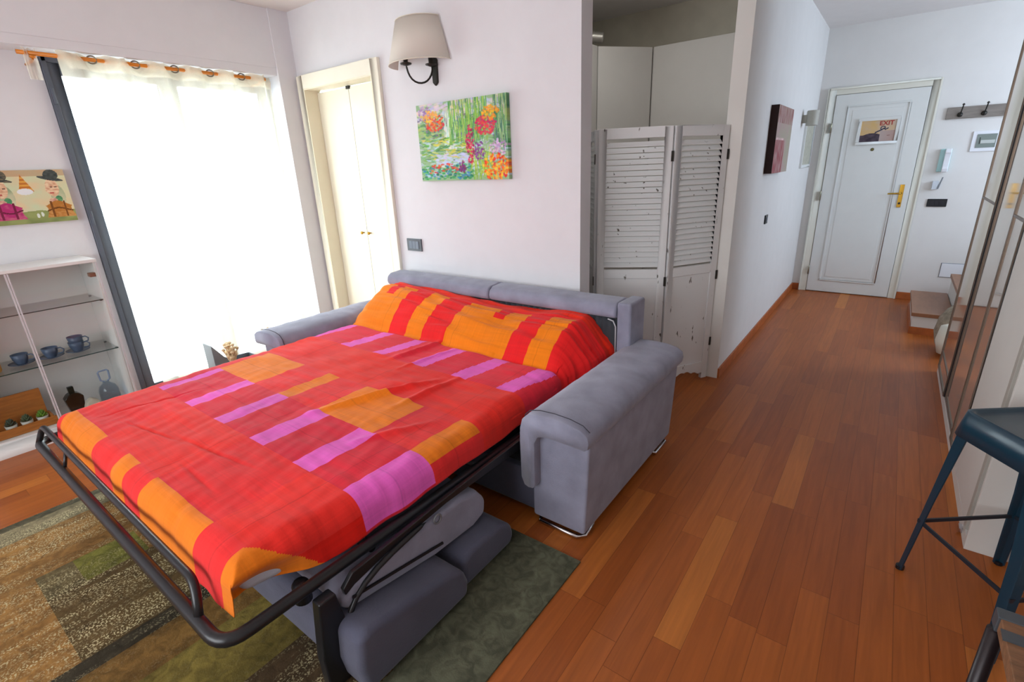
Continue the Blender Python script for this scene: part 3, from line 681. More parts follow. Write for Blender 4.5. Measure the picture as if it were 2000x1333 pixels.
link('hinge', BM().box(X1-.05, X1-.002, Y1-.05, Y1-.018, .96, .985), mat('copper_hinge', (150, 105, 80), .3, metal=.5), cb, bevel=.003)

cupm = mat('blue_grey_stoneware', (84, 98, 122), .35)
def cup_bm(x, y, z, ang):
    b = BM().lathe([(0, .0), (.024, .0), (.026, .006), (.036, .03), (.041, .062), (.0385, .062), (.033, .03), (.022, .008), (0, .007)], (x, y, z), 24)
    return b
def saucer(x, y, z, label, group=None):
    return tag(link('saucer', BM().lathe([(0, 0), (.028, 0), (.062, .012), (.063, .015), (.03, .006), (0, .005)], (x, y, z), 28), cupm, smooth=True, origin=(x, y, z)), label, 'saucer', 'blue saucers in the display cabinet')
def cup(x, y, z, label, group='blue cups in the display cabinet'):
    c = thing('coffee_cup', (x, y, z), label, 'cup', group)
    link('cup_body', cup_bm(x, y, z, 0), cupm, c, smooth=True)
    link('handle', BM().tube([(x+.02, y+.030, z+.052), (x+.03, y+.048, z+.054), (x+.036, y+.060, z+.042), (x+.033, y+.056, z+.024), (x+.02, y+.030, z+.016)], .0042, 8), cupm, c, smooth=True)
Z1 = .488
for (x, y, lb) in ((-4.09, .452, 'leftmost'), (-4.08, .590, 'middle'), (-4.08, .722, 'right')):
    saucer(x, y, Z1, {'leftmost': 'blue grey saucer under the leftmost single cup', 'middle': 'blue grey saucer under the middle single cup', 'right': 'blue grey saucer under the stacked pair of cups'}[lb])
cup(-4.09, .452, Z1+.006, 'blue grey cup behind the join of the cabinet glass doors')
cup(-4.08, .590, Z1+.006, 'single blue grey cup in the middle of the cabinet shelf')
cup(-4.08, .722, Z1+.006, 'lower blue grey cup of the stacked pair')
cup(-4.078, .724, Z1+.042, 'upper blue grey cup resting in another at the shelf right end')
jr = thing('orange_jar', (-4.05, .318, Z1), 'amber jar with dark lid at the left end of the cup shelf', 'jar')
link('jar_body', BM().lathe([(0, 0), (.035, 0), (.04, .01), (.04, .07), (.03, .08), (0, .08)], (-4.05, .318, Z1), 20), mat('amber_ceramic', (205, 150, 70), .4), jr, smooth=True)
link('lid', BM().lathe([(0, .078), (.032, .078), (.032, .092), (0, .094)], (-4.05, .318, Z1), 20), mat('dark_lid', (70, 50, 35), .4), jr, smooth=True)
# bottles
bt = thing('dark_bottle', (-4.08, .618, .103), 'black faceted glass bottle with square stopper in the lower cabinet', 'bottle')
link('bottle_body', BM().prism([(.585, .103), (.655, .103), (.668, .205), (.648, .228), (.632, .236), (.604, .236), (.59, .228), (.57, .205)], 0, -4.11, -4.05), mat('black_glass', (14, 18, 16), .22, spec=.4), bt, bevel=.006)
link('stopper', BM().box(-4.094, -4.066, .603, .634, .236, .278), mat('black_glass', (24, 30, 26), .12), bt, bevel=.004)
bg_ = thing('glass_carafe', (-4.07, .80, .103), 'clear bluish glass bottle with square loop stopper in the lower cabinet', 'bottle')
cg = gls.copy(); cg.name = 'bluish_glass'
for nd in cg.node_tree.nodes:
    if nd.type == 'BSDF_TRANSPARENT': nd.inputs['Color'].default_value = (.90, .94, .985, 1)
link('bottle_body', BM().lathe([(0, .0), (.05, .0), (.056, .02), (.055, .085), (.045, .115), (.020, .138), (.017, .15), (.013, .15), (.016, .136), (.042, .112), (.051, .085), (.052, .02), (0, .008)], (-4.07, .803, .103), 28), cg, bg_, smooth=True)
link('stopper', BM().tube([(-4.07, .795, .25), (-4.07, .778, .262), (-4.07, .775, .318), (-4.07, .782, .326), (-4.07, .825, .326), (-4.07, .832, .318), (-4.07, .829, .262), (-4.07, .812, .25)], .0055, 8), mat('blue_glass_solid', (140, 156, 186), .15), bg_)
tag(link('folded_linen_pouch', BM().prism([(.635, .103), (.75, .103), (.72, .17), (.69, .19), (.66, .17)], 0, -4.04, -3.98), mat('linen_beige', (196, 190, 175), .8), bevel=.012, seg=3), 'small beige pouch leaning in front of the black bottle', 'pouch')
cr = thing('wooden_crate', (-4.05, .36, .103), 'orange brown wooden crate holding three small succulents in the cabinet', 'crate')
link('back_board', bx(-4.115, -4.10, .15, .482, .103, .318), ginger, cr, bevel=.002)
link('front_board', bx(-3.985, -3.97, .15, .50, .105, .155), ginger, cr, bevel=.002)
link('base_board', bx(-4.10, -3.985, .15, .49, .1035, .112), ginger, cr)
for y in (.15, .478): link('side_board', bx(-4.10, -3.985, y, y+.012, .112, .16), ginger, cr, bevel=.001)
for i, (y, c, lb) in enumerate(((.30, (50, 74, 62), 'dark green succulent in a white pot at the left of the crate'), (.372, (60, 92, 68), 'mid green spiky succulent in the middle of the crate'), (.445, (96, 140, 44), 'bright green succulent at the right end of the crate'))):
    t_ = thing('potted_succulent', (-4.045, y, .112), lb, 'plant', 'succulents in the wooden crate')
    link('pot', BM().lathe([(0, 0), (.022, 0), (.03, .045), (.026, .045), (.02, .01)], (-4.045, y, .112), 16), mat('white_pot', (200, 198, 190), .5), t_, smooth=True)
    b = BM()
    for k in range(26):
        a = k*2.4; r = .008+.024*(k/26); h = .05*(1-k/40)
        b.tube([(-4.045, y, .15), (-4.045+r*.7*math.cos(a), y+r*.7*math.sin(a), .15+h*.6), (-4.045+r*math.cos(a), y+r*math.sin(a), .15+h)], .004, 5, rs=[.003, .006, .0012])
    link('leaves', b, mat('succulent_green', c, .6) if i == 0 else mat('succulent_green_%s' % ('mid' if i == 1 else 'bright'), c, .6), t_, smooth=True)

# ------------------------------------------------------------------ rug
def rug_mat():
    m = attr_mat('printed_rug', .8, .2, 200); n = m.node_tree.nodes; L = m.node_tree.links; b = n['Principled BSDF']
    at = [x for x in n if x.type == 'ATTRIBUTE'][0]
    sp = n.new('ShaderNodeAttribute'); sp.attribute_name = 'Speck'
    tc = [x for x in n if x.type == 'TEX_COORD'][0]
    # streak envelope along Y
    mp = n.new('ShaderNodeMapping'); mp.inputs['Scale'].default_value = (17, 1.6, 1); L.new(tc.outputs['Object'], mp.inputs[0])
    st_ = n.new('ShaderNodeTexNoise'); st_.inputs['Scale'].default_value = 1; st_.inputs['Detail'].default_value = 3; L.new(mp.outputs[0], st_.inputs['Vector'])
    vo = n.new('ShaderNodeTexNoise'); vo.inputs['Scale'].default_value = 150; vo.inputs['Detail'].default_value = 2; L.new(tc.outputs['Object'], vo.inputs['Vector'])
    env = n.new('ShaderNodeMapRange'); env.inputs[1].default_value = .42; env.inputs[2].default_value = .62; L.new(st_.outputs[0], env.inputs[0])
    dot = n.new('ShaderNodeMapRange'); dot.inputs[1].default_value = .53; dot.inputs[2].default_value = .58; L.new(vo.outputs[0], dot.inputs[0])
    m1 = n.new('ShaderNodeMath'); m1.operation = 'MULTIPLY'; L.new(env.outputs[0], m1.inputs[0]); L.new(dot.outputs[0], m1.inputs[1])
    m2 = n.new('ShaderNodeMath'); m2.operation = 'MULTIPLY'; L.new(m1.outputs[0], m2.inputs[0]); L.new(sp.outputs['Fac'], m2.inputs[1])
    # dark streaks
    mp2 = n.new('ShaderNodeMapping'); mp2.inputs['Scale'].default_value = (7, 1.1, 1); mp2.inputs['Location'].default_value = (3, 5, 0); L.new(tc.outputs['Object'], mp2.inputs[0])
    dk = n.new('ShaderNodeTexNoise'); dk.inputs['Scale'].default_value = 1; dk.inputs['Detail'].default_value = 5; L.new(mp2.outputs[0], dk.inputs['Vector'])
    dr = n.new('ShaderNodeMapRange'); dr.inputs[1].default_value = .36; dr.inputs[2].default_value = .62; dr.inputs[3].default_value = .62; dr.inputs[4].default_value = 1.12; L.new(dk.outputs[0], dr.inputs[0])
    vs = n.new('ShaderNodeVectorMath'); vs.operation = 'SCALE'; L.new(at.outputs['Color'], vs.inputs[0]); L.new(dr.outputs[0], vs.inputs['Scale'])
    mo = n.new('ShaderNodeTexNoise'); mo.inputs['Scale'].default_value = 22; mo.inputs['Detail'].default_value = 6; mo.inputs['Distortion'].default_value = 1.2; L.new(tc.outputs['Object'], mo.inputs['Vector'])
    mq = n.new('ShaderNodeMapRange'); mq.inputs[1].default_value = .35; mq.inputs[2].default_value = .65; mq.inputs[3].default_value = .72; mq.inputs[4].default_value = 1.3; L.new(mo.outputs[0], mq.inputs[0])
    v2 = n.new('ShaderNodeVectorMath'); v2.operation = 'SCALE'; L.new(vs.outputs[0], v2.inputs[0]); L.new(mq.outputs[0], v2.inputs['Scale']); vs = v2
    mc = n.new('ShaderNodeMix'); mc.data_type = 'RGBA'; L.new(m2.outputs[0], mc.inputs['Factor']); L.new(vs.outputs[0], mc.inputs[6]); mc.inputs[7].default_value = lin((196, 184, 142))
    L.new(mc.outputs[2], b.inputs['Base Color'])
    return m
def rug_cell(x, y):
    # (colour, speckle amount)
    if x < -1.91:
        if x < -3.03: return (84, 80, 62), 1
        if x < -2.90: return (128, 118, 90), 1
        if -2.53 < x < -2.34 and .2 < y < .42: return (112, 110, 48), .35
        if -2.53 < x < -2.34 and .08 < y < .2: return (100, 88, 58), .8
        if -2.34 < x < -1.91 and y > .0: return (92, 74, 44), 1
        return (142, 104, 56), .9
    if x < -1.39:
        if y < .63:
            if x < -1.84: return (62, 56, 42), .8
            if x > -1.67 and y > .12: return (112, 98, 46), .05
            return (112, 84, 42), .1
        return (70, 64, 44), .5
    if y < .66 and x < -1.03: return (76, 60, 40), .9
    return (92, 94, 76), .02
xs = [-3.08, -3.03, -2.90, -2.53, -2.34, -1.91, -1.84, -1.67, -1.39, -1.37, -1.03, -.765]; ys = [-1.3, .08, .12, .2, .42, .63, .66, 1.395]
b = bmesh.new(); cl = b.loops.layers.float_color.new('Col'); sl = b.faces
gv = [[b.verts.new((x, y, .008)) for x in xs] for y in ys]
fl = b.faces.layers.float.new('Speck')
for j in range(len(ys)-1):
    for i in range(len(xs)-1):
        f = b.faces.new((gv[j][i], gv[j][i+1], gv[j+1][i+1], gv[j+1][i])); c, s = rug_cell((xs[i]+xs[i+1])/2, (ys[j]+ys[j+1])/2)
        for l in f.loops: l[cl] = lin(c)
        f[fl] = s
r_ = bmesh.ops.extrude_face_region(b, geom=b.faces[:]); bmesh.ops.translate(b, vec=(0, 0, -.0075), verts=[v for v in r_['geom'] if isinstance(v, bmesh.types.BMVert)])
tag(link('area_rug', b, rug_mat(), origin=(-1.9, 0, 0)), 'brown, olive and grey green patterned rug under the sofa bed', 'rug')

# ------------------------------------------------------------------ sofa bed
sb = thing('sofa_bed', (-2.0, 1.9, 0), 'grey suede sofa bed unfolded with black steel frame', 'sofa bed')
def armrest(sgn, cx):
    # sgn +1: right arm (outer side towards +X); cx = inner face x
    X = lambda d: cx+sgn*d
    ar = link('armrest', BM().prism([(X(.0), .035), (X(.255), .035), (X(.266), .25), (X(.276), .49), (X(.0), .50)], 1, 1.50, 2.50), suede, sb, bevel=.012)
    prof = [(-.012, .215), (-.028, .25), (-.03, .42), (-.027, .48), (-.014, .53), (.012, .556), (.06, .568), (.13, .572), (.20, .568), (.255, .556), (.285, .535), (.292, .505), (.288, .478), (.276, .468), (.20, .472), (.10, .475), (.06, .46), (.045, .43), (.043, .23), (.035, .212), (.01, .208)]
    b = bmesh.new(); rings = []
    ysn = [1.455, 1.462, 1.482, 1.52]+[1.52+k*.02 for k in range(1, 49)]+[2.50, 2.52, 2.528]
    cxp, czp = .12, .40
    for j, y in enumerate(ysn):
        s = {0: .90, 1: .955, 2: .99}.get(j, 1.0)
        if j == len(ysn)-1: s = .93
        if j == len(ysn)-2: s = .98
        row = []
        for (dx, z) in prof:
            w = .004*ns(dx*14, y*9, z*10+sgn*4)+.004*ns(dx*5, y*28, 3+z*3)*(1 if z > .5 else .3)
            # shrink toward the mid line of the pad thickness
            if s < 1:
                mx_, mz_ = (max(.01, min(.29, dx)), .51) if z > .455 else (.008, z)
                row.append(b.verts.new((X(mx_+(dx-mx_)*s), y, mz_+(z-mz_)*s)))
            else: row.append(b.verts.new((X(dx+w*.5), y, z+w)))
        rings.append(row)
    nP = len(prof)
    for a, c in zip(rings, rings[1:]):
        for i in range(nP): b.faces.new((a[i], a[(i+1) % nP], c[(i+1) % nP], c[i]))
    b.faces.new(rings[0]); b.faces.new(rings[-1][::-1])
    pad = link('arm_pad', b, suede, ar, smooth=True)
    link('seam', BM().tube([(X(dx), 1.4575+.026, z+.003) for dx, z in ((-.030, .43), (-.027, .484), (-.014, .534), (.012, .560), (.06, .572), (.13, .576), (.20, .572), (.255, .560), (.285, .538))], .002, 6), mat('seam_thread', (60, 60, 70), .8), pad)
    link('chrome_foot', BM().tube([(X(.02), 1.53, .014), (X(.035), 1.505, .012), (X(.22), 1.505, .012), (X(.245), 1.53, .014), (X(.245), 1.6, .03)], .009, 8), chrome, ar, smooth=True)
    link('chrome_foot', BM().tube([(X(.235), 2.28, .03), (X(.25), 2.30, .012), (X(.25), 2.45, .012), (X(.22), 2.47, .014)], .009, 8), chrome, ar, smooth=True)
armrest(1, -1.062)
armrest(-1, -2.955)
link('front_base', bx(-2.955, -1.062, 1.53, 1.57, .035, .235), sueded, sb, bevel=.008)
link('rear_base', bx(-2.955, -1.062, 1.57, 2.56, .035, .24), darkfab, sb)
bk_ = link('backrest', bx(-2.975, -1.03, 2.44, 2.575, .035, .77), suede, sb, bevel=.02, seg=3)
for xa, xb in ((-2.965, -1.985), (-1.98, -1.10)):
    b = BM().prism([(2.375, .712), (2.368, .74), (2.378, .772), (2.41, .792), (2.50, .797), (2.555, .787), (2.578, .76), (2.578, .715), (2.50, .70), (2.42, .70)], 0, xa, xb)
    link('head_roll', b, suede, bk_, bevel=.014, seg=3)
link('end_upright', bx(-1.10, -1.018, 2.385, 2.578, .40, .797), suede, bk_, bevel=.014, seg=3)
b = bmesh.new(); g = []
for j in range(13):
    row = []
    for i in range(161):
        x = -2.93+1.82*i/160; z = .24+.465*j/12
        y = 2.405+.012*math.sin(x*150+2*ns(x*5, z*4))*max(0, (j-7)/5)+.012*math.sin(j/12*math.pi)*-1
        row.append(b.verts.new((x, y, z)))
    g.append(row)
for j in range(12):
    for i in range(160): b.faces.new((g[j][i], g[j][i+1], g[j+1][i+1], g[j+1][i]))
r_ = bmesh.ops.extrude_face_region(b, geom=b.faces[:]); bmesh.ops.translate(b, vec=(0, .03, 0), verts=[v for v in r_['geom'] if isinstance(v, bmesh.types.BMVert)])
link('back_lining', b, darkfab, bk_, smooth=True)
link('piping', BM().tube([(-1.104, 2.392, .40), (-1.104, 2.386, .66), (-1.118, 2.384, .692), (-1.15, 2.384, .70)], .004, 6), piping, bk_, smooth=True)
# mattress
mt = BM().prism([(-2.915, .395), (-1.30, .395), (-1.265, .55), (-1.235, .8), (-1.235, 2.34), (-2.915, 2.34)], 2, .378, .492)
link('mattress', mt, mattressm, sb, bevel=.03, seg=4)
# bed frame tubes
def rr(pts, r, k=6):
    out = []
    pts = [Vector(p) for p in pts]
    out.append(pts[0])
    for a, b_, c in zip(pts, pts[1:], pts[2:]):
        u = (a-b_).normalized(); v = (c-b_).normalized()
        for t in range(k+1):
            t /= k; p0 = b_+u*r; p1 = b_+v*r
            out.append((1-t)**2*p0+2*t*(1-t)*b_+t*t*p1)
    out.append(pts[-1]); return out
bf = link('bed_frame', BM().tube(rr([(-3.04, 1.75, .372), (-3.04, .285, .372), (-1.185, .285, .372), (-1.165, 1.9, .360)], .07), .019, 14), blacksteel, sb, smooth=True)
link('end_bar', BM().tube(rr([(-3.01, .285, .372), (-3.01, .318, .452), (-1.385, .318, .452), (-1.32, .285, .372)], .045), .0125, 12), blacksteel, sb, smooth=True)
link('bar_post', BM().tube([(-2.62, .315, .45), (-2.62, .288, .36)], .007, 8), blacksteel, sb, smooth=True)
link('cross_rail', BM().tube([(-3.02, .75, .345), (-1.18, .75, .345)], .014, 10).tube([(-3.02, 1.3, .345), (-1.18, 1.3, .345)], .014, 10), blacksteel, sb, smooth=True)
link('slat_base', BM().box(-2.98, -1.24, .70, 2.3, .368, .3775), mat('webbing_black', (30, 30, 32), .9), sb)
for x in (-1.16, -3.05):
    link('leg', BM().prism([(.50, .009), (.585, .009), (.60, .15), (.57, .345), (.515, .345), (.495, .15)], 0, x, x+.04), blacksteel, sb, bevel=.006)
    link('linkage', BM().prism([(.64, .36), (.60, .325), (.605, .30), (.64, .315), (.76, .335), (1.05, .352), (1.75, .335), (1.78, .36), (1.70, .385), (1.1, .378), (.80, .365)], 0, x+.012, x+.03), blacksteel, sb, bevel=.003)
    link('curved_lever', BM().tube([(x+.036, .575, .022), (x+.038, .58, .16), (x+.038, .60, .25), (x+.038, .66, .305), (x+.036, .78, .335), (x+.034, .95, .345)], .011, 8), blacksteel, sb, smooth=True, subd=1)
link('pivot_ring', BM().tube([(-1.122, .99+.017*math.cos(a), .325+.017*math.sin(a)) for a in [k*math.pi/8 for k in range(16)]], .004, 6, closed=True), mat('bolt_grey', (120, 120, 125), .4), sb, smooth=True)
link('leg_cap', BM().lathe([(0, 0), (.026, 0), (.026, .06), (.02, .07), (0, .07)], (-1.24, .53, .285), 16), blacksteel, sb, smooth=True)

def soft(name, pts, x0, x1, m, amp=.008, bev=.03, subdiv=22, parent=sb):
    b = BM().prism(pts, 0, x0, x1)
    o = link(name, b, m, parent, bevel=bev, seg=5)
    return o
c1 = soft('seat_cushion', [(.58, .285), (.63, .325), (1.12, .335), (1.22, .30), (1.265, .24), (1.255, .175), (1.18, .155), (.97, .17), (.60, .24)], -2.98, -1.125, suede, bev=.025)
link('zip_slit', BM().tube([(-1.122, .62, .285), (-1.120, .80, .252), (-1.120, 1.0, .212)], .006, 6), black, c1)
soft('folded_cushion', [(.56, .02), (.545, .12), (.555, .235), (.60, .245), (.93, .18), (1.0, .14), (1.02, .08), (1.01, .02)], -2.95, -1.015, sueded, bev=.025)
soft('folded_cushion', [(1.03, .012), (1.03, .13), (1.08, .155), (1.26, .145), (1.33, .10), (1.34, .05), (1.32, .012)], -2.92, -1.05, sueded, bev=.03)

# ------------------------------------------------------------------ bed cover
red = (232, 48, 48); red2 = (224, 28, 48); orng = (236, 124, 26); vio = (232, 98, 192); fire = (238, 44, 22); crim = (214, 30, 56)
def cover_col(x, y):
    h = 0
    xs_ = x
    if y > 1.45: xs_ = x-.045*(y-1.65)/.3*1.0
    c = red
    # broad warp bands
    if -2.80 < x < -2.45 or -1.92 < x < -1.49: c = mix(red, crim, .5)
    if .44 < y < .75: c = mix(c, fire, .35)
    if 1.34 < y < 1.65: c = mix(c, fire, .55)
    if .75 <= y < 1.05: c = mix(c, crim, .75)
    if 1.65 <= y < 1.97: c = mix(c, (222, 34, 62), .7)
    if y >= 1.97: c = mix(c, (235, 28, 30), .8)
    if y > 2.30: c = fire
    if x > -1.18 and y < .75: c = (226, 26, 12)
    # orange
    def rect(a, b, c0, d, xx=x): return a < xx < b and c0 < y < d
    for a, b in ((-2.89, -2.44), (-2.20, -2.08), (-1.92, -1.49), (-1.9, -1.9)):
        if rect(a, b, -1, .43): c = orng
    if x > -1.31 and y < .43+.17*(x+1.31)/.2: c = orng
    for a, b in ((-2.83, -2.455), (-2.225, -2.135), (-1.915, -1.52), (-1.30, -1.185)):
        if rect(a, b, 1.05, 1.335): c = orng
    for a, b in ((-2.96, -2.53), (-2.37, -2.23), (-2.04, -1.58), (-1.44, -1.30), (-1.08, -.90)):
        w = b-a
        if rect(a, b, 1.97, 2.285) and not (w > .3 and rect(a+w*.55, a+w*.72, 2.17, 2.3)): c = (240, 128, 12)
    # violet
    for a, b in ((-2.83, -2.77), (-2.525, -2.44), (-2.225, -2.13), (-1.915, -1.805), (-1.60, -1.49), (-1.295, -1.11)):
        if rect(a, b, .75, 1.05): c = vio
    for a, b in ((-2.92, -2.85), (-2.58, -2.48), (-2.28, -2.19), (-1.96, -1.86), (-1.66, -1.56), (-1.37, -1.265)):
        if rect(a, b, 1.65, 1.965, xs_): c = vio
    # fine crossing threads
    f = .03*ns(x*230, y*7)+.03*ns(x*7, y*230, 4)+.07*ns(x*3, y*3, 8)
    for lx in (-2.6, -1.98, -1.53, -1.38):
        if abs(x-lx) < .002: f -= .06
    for ly in (.56, .90, 1.18, 1.78):
        if abs(y-ly) < .002: f -= .06
    return tuple(max(0, min(255, v*(1+f))) for v in c)

def smooth(t): t = max(0, min(1, t)); return t*t*(3-2*t)
def pillow_h(x, y):
    # two bolster pillows under the cover
    ex = smooth((x+3.02)/.22)*smooth((-1.10-x)/.20)
    top = .205-.03*smooth((x+2.9)/1.6)+.012*math.sin(x*4.2)
    s = math.sin(math.pi/2*max(0, min(1, (y-1.975)/.27)))**.85*(1-smooth((y-2.38)/.18)*.75)
    return top*s*ex
def cover():
    XL, XR = -2.945, -1.235; YF = .355; YB = 2.50; r = .075; ztop = .522
    st_ = .0058; hangR, hangL, hangF = .135, .10, .115
    na = int((XR-XL+hangR+hangL)/st_); nb = int((YB-YF+hangF)/st_)
    verts = []; faces = []; cols = []
    q = r*math.pi/2
    def edge(e):     # e: excess beyond flat limit -> (out, drop)
        if e <= 0: return 0, 0
        if e < q: return r*math.sin(e/r), r*(1-math.cos(e/r))
        return r+(e-q)*.12, r+(e-q)
    for j in range(nb+1):
        b_ = YF-hangF+ (YB-YF+hangF)*j/nb
        for i in range(na+1):
            a = XL-hangL+(XR-XL+hangR+hangL)*i/na
            xr = XR-r+.055*smooth((b_-.45)/.6)-.02*smooth((b_-1.2)/.3)+.05*smooth((b_-1.9)/.3); xl = XL+r
            yf = YF+r
            oR, dR = edge(a-xr); oL, dL = edge(xl-a); oF, dF = edge(yf-b_)
            x = min(max(a, xl), xr)+oR-oL; y = max(b_, yf)-oF
            d = max(dR, dL, dF)
            side = dR > .03 or dL > .03
            wav = .010*ns(b_*9, 2.2, a)*min(1, max(dR, dL)/.1)+.010*ns(a*9, 5.2, b_)*min(1, dF/.1)
            ph = pillow_h(min(max(x, -3.02), -1.12), y)
            z = ztop-d+ph
            # bulge of pillow ends over the sides
            if b_ > 1.95:
                x += (.045*smooth((b_-2.0)/.2)*(1 if a > -1.6 else (-1 if a < -2.6 else 0)))*smooth(d/.05+.3)
                z += 0
            # hem wave and pulled corner
            if dR > .03 and b_ < .62: x -= .10*smooth((d-.03)/.11)*smooth((.62-b_)/.22)
            if dR > r: z -= .012*ns(b_*6, 9.1)
            if dF > r: z -= .016*abs(ns(a*5, 3.7))*2
            # fabric wrinkles
            w = .004*ns(x*3.2+y*1.1, y*9-x*3, 1)+.002*ns(x*22+y*6, y*4, 2)*smooth((1.2-y)*2+.5)+.0026*ns(x*7+y*3, y*26, 7)+.005*ns(x*6-y*3, y*4, 11)*smooth((y-1.0)*3)
            for (ax, ay, bx_, by_, hh, ww) in ((-1.87, 1.08, -1.70, 1.50, .016, .022), (-1.62, 1.30, -1.60, 1.62, .010, .02), (-2.10, 1.68, -2.06, 1.98, .012, .025), (-1.52, .98, -1.40, 1.2, .008, .02), (-1.95, 1.62, -1.9, 1.9, .008, .018)):
                dx, dy = bx_-ax, by_-ay; l2 = dx*dx+dy*dy; t = ((x-ax)*dx+(y-ay)*dy)/l2
                if -.3 < t < 1.3:
                    dd = math.hypot(x-ax-t*dx, y-ay-t*dy); w += hh*math.exp(-(dd/ww)**2)*math.sin(max(0, min(1, (t+.3)/1.6))*math.pi)
            # long creases of the folded linen
            for (ax, ay, bx_, by_) in ((-2.62, .50, -2.05, .60), (-2.30, .58, -1.60, .66), (-2.0, .52, -1.62, .50), (-2.7, .44, -2.6, .9)):
                dx, dy = bx_-ax, by_-ay; l2 = dx*dx+dy*dy; t = ((x-ax)*dx+(y-ay)*dy)/l2
                if 0 < t < 1:
                    dd = abs((x-ax)*dy-(y-ay)*dx)/math.sqrt(l2); w += -.004*math.exp(-(dd/.006)**2)*math.sin(t*math.pi)
            if ph > .02:
                w += .009*ns(x*2.0, y*22+x*2, 3)+.005*ns(x*6, y*48, 6)-.006*abs(ns(x*1.6, y*30, 12))
            cre = math.exp(-((y-1.985-.02*ns(x*4, 1))/.022)**2)
            w -= .010*cre*smooth((x+3.0)/.1)
            n_out = smooth(d/.06)
            w *= 1.5; z += w*(1-n_out*.6)
            if dF > .01: y -= wav+w*.6
            if dR > .01: x += wav+w*.6
            if dL > .01: x -= wav
            zl = .375+.022*math.exp(-((b_-.50)/.09)**2)*(1 if dR > .03 else 0)
            if z < zl and d > 0: z = zl-(zl-z)*.3
            verts.append((x, y, z))
    for j in range(nb):
        b_ = YF-hangF+(YB-YF+hangF)*(j+.5)/nb
        for i in range(na):
            a = XL-hangL+(XR-XL+hangR+hangL)*(i+.5)/na
            k = j*(na+1)+i; faces.append((k, k+1, k+na+2, k+na+1)); cols.append(cover_col(a, b_))
    me = bpy.data.meshes.new('bed_cover'); o0 = Vector((-2.09, 1.4, .5))
    me.from_pydata([Vector(v)-o0 for v in verts], [], faces)
    ca = me.color_attributes.new('Col', 'FLOAT_COLOR', 'CORNER'); buf = []
    cache = {}
    for p in me.polygons:
        c = lin(cols[p.index])
        for _ in range(4): buf.extend(c)
    ca.data.foreach_set('color', buf)
    me.materials.append(attr_mat('woven_cotton', .85, .08, 350, sheen=.1))
    for p in me.polygons: p.use_smooth = True
    o = bpy.data.objects.new('bed_cover', me); COL.objects.link(o); o.location = o0
    md = o.modifiers.new('thick', 'SOLIDIFY'); md.thickness = .003; md.offset = -1
    tag(o, 'red cotton bedspread with orange and violet rectangles on the sofa bed', 'bedspread')
cover()
# pillows under the cover
for xa, xb, lb in ((-2.88, -2.04, 'window side'), (-2.02, -1.22, 'hallway side')):
    pass

# ------------------------------------------------------------------ teal bar stool
bs = thing('bar_stool', (.514, 2.004, 0), 'teal painted metal bar stool with square tray seat beside the wardrobe', 'stool')
ang = R(37); CX, CY, SH = .505, 2.0, .70
A = Vector((math.cos(ang), math.sin(ang), 0)); B_ = Vector((math.sin(ang), -math.cos(ang), 0)); C0 = Vector((CX, CY, 0))
def sq(h, z, cx=0): return [C0-A*h-B_*h+Vector((0, 0, z)), C0+A*h-B_*h+Vector((0, 0, z)), C0+A*h+B_*h+Vector((0, 0, z)), C0-A*h+B_*h+Vector((0, 0, z))]
def rsq(h, z, r=.03, k=5):
    out = []
    P = [Vector((-h, -h)), Vector((h, -h)), Vector((h, h)), Vector((-h, h))]
    for i in range(4):
        p = P[i]; c = Vector((p.x-math.copysign(r, p.x), p.y-math.copysign(r, p.y))); a0 = (180, 270, 0, 90)[i]
        for t in range(k+1):
            a = R(a0+90*t/k); q_ = c+Vector((math.cos(a), math.sin(a)))*r
            out.append(C0+A*q_.x+B_*q_.y+Vector((0, 0, z)))
    return out
def loft(rings, cap0=False, cap1=True):
    b = bmesh.new(); vr = [[b.verts.new(v) for v in r] for r in rings]; n_ = len(vr[0])
    for a, c in zip(vr, vr[1:]):
        for i in range(n_): b.faces.new((a[i], a[(i+1) % n_], c[(i+1) % n_], c[i]))
    if cap1: b.faces.new(vr[-1])
    if cap0: b.faces.new(vr[0][::-1])
    return b
h = .150
seat = link('seat', loft([rsq(h+.016, SH-.088, .045), rsq(h+.008, SH-.04, .038), rsq(h+.001, SH-.003, .032), rsq(h-.004, SH, .03), rsq(h-.013, SH-.002, .027), rsq(h-.018, SH-.009, .025), rsq(h-.025, SH-.011, .022)]), teal, bs, smooth=True)
md = seat.modifiers.new('s', 'SOLIDIFY'); md.thickness = .002
feet = [Vector((.243, 2.053, 0))]
fh = .195
feet = [C0-A*fh-B_*fh, C0+A*fh-B_*fh, C0+A*fh+B_*fh, C0-A*fh+B_*fh]
feet[0] = Vector((.243, 2.053, 0)); feet[1] = Vector((.552, 2.288, 0))
tops = sq(h-.006, SH-.03)
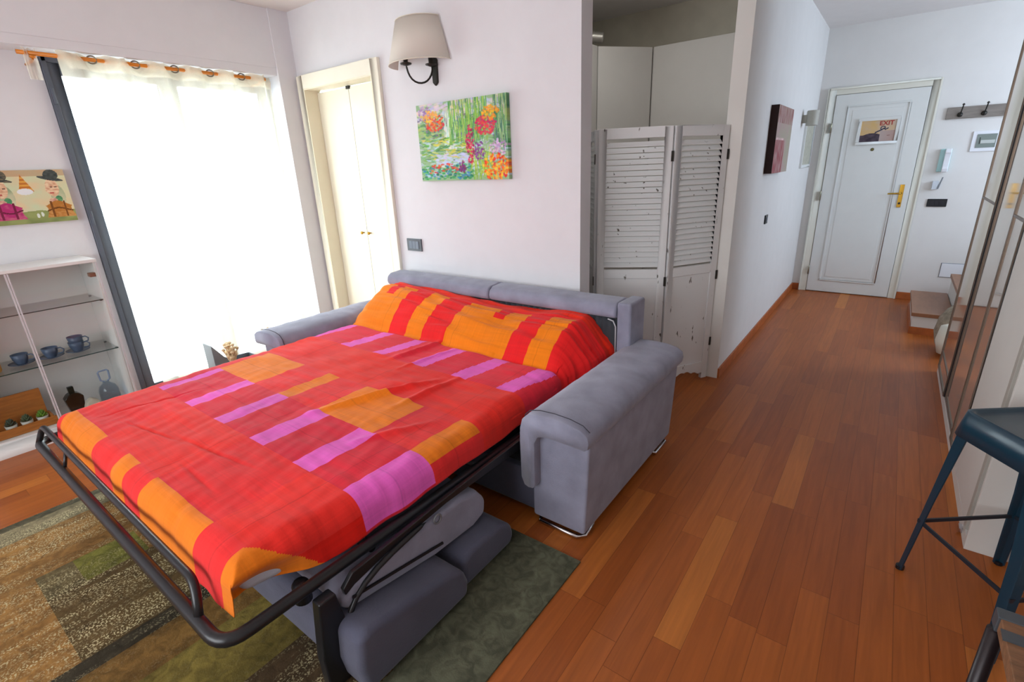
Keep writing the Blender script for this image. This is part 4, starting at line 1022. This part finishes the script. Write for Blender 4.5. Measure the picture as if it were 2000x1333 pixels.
for i, (f, t) in enumerate(zip(feet, tops)):
    f = f.copy(); f.z = .004
    w1, w2 = .085, .036
    out = (f-C0); out.z = 0; out.normalize(); sd = Vector((-out.y, out.x, 0))
    b = bmesh.new(); ring = []
    for p, w in ((f, w2), (f+(t-f)*.5, w2+.014), (t, w1)):
        # angle-section leg folded along the corner
        ring.append([b.verts.new(p-sd*w/2-out*w*.35), b.verts.new(p), b.verts.new(p+sd*w/2-out*w*.35), b.verts.new(p+sd*(w/2-.005)-out*(w*.35+.004)), b.verts.new(p-out*.009), b.verts.new(p-sd*(w/2-.005)-out*(w*.35+.004))])
    for a, c in zip(ring, ring[1:]):
        for k in range(6): b.faces.new((a[k], a[(k+1) % 6], c[(k+1) % 6], c[k]))
    b.faces.new(ring[0]); b.faces.new(ring[-1][::-1])
    lg = link('leg', b, teal, bs, bevel=.0015)
    link('rubber_foot', BM().lathe([(0, 0), (.014, 0), (.014, .014), (0, .014)], (f.x-out.x*.008, f.y-out.y*.008, .0005), 12), black, lg)
def lp(i, z): f = feet[i]; t = tops[i]; k = z/t.z; return Vector((f.x+(t.x-f.x)*k, f.y+(t.y-f.y)*k, z))
for i in range(4):
    j = (i+1) % 4; p, q_ = lp(i, .235), lp(j, .235); c = (C0-p); c.z = 0; c.normalize()
    link('footrest_bar', BM().bar(p+c*.008, q_+(C0-q_).normalized()*.0, .006, .014), tealdark, bs)

# ------------------------------------------------------------------ wooden table at the corner
ws = thing('dining_table', (.65, .6, 0), 'rustic wooden table top with grey metal inlay bands at the bottom right corner', 'table')
TX0, TX1, TY0, TY1, TZ = .268, 1.06, .10, 1.045, .725
link('table_top', bx(TX0+.004, TX1-.004, TY0+.004, TY1-.004, TZ-.03, TZ-.001), rust_wood, ws, bevel=.002)
zinc = mat('zinc_band', (78, 84, 90), .45, metal=.3)
def ringbox(i0, i1, z0, z1):
    return BM().box(TX0, TX1, TY1-i1, TY1-i0, z0, z1)
link('edge_band', ringbox(0, .028, TZ-.032, TZ+.001), zinc, ws, bevel=.002)
link('edge_band', ringbox(TY1-TY0-.028, TY1-TY0, TZ-.032, TZ+.001), zinc, ws, bevel=.002)
link('inlay_band', ringbox(.055, .08, TZ-.002, TZ+.001), zinc, ws)
link('inlay_band', ringbox(TY1-TY0-.08, TY1-TY0-.055, TZ-.002, TZ+.001), zinc, ws)
for x, y in ((TX0+.004, TY1-.022), (TX1-.03, TY1-.03), (TX0+.03, TY0+.03), (TX1-.03, TY0+.03)):
    lg = link('leg', BM().tube([(x, y, 0), (x, y, TZ-.032)], .0125, 14), mat('dark_leg_steel', (38, 30, 32), .35, metal=.3), ws, smooth=True)
    link('leg_knob', BM().lathe([(0, 0), (.022, .002), (.026, .016), (.02, .03), (0, .034)], (x-.03, y+.005, .45), 16, axis=(0, 0, 1)).tube([(x-.03, y+.005, .466), (x, y, .466)], .01, 8), black, lg, smooth=True)

for o in bpy.data.objects:
    if '_o' in o: del o['_o']
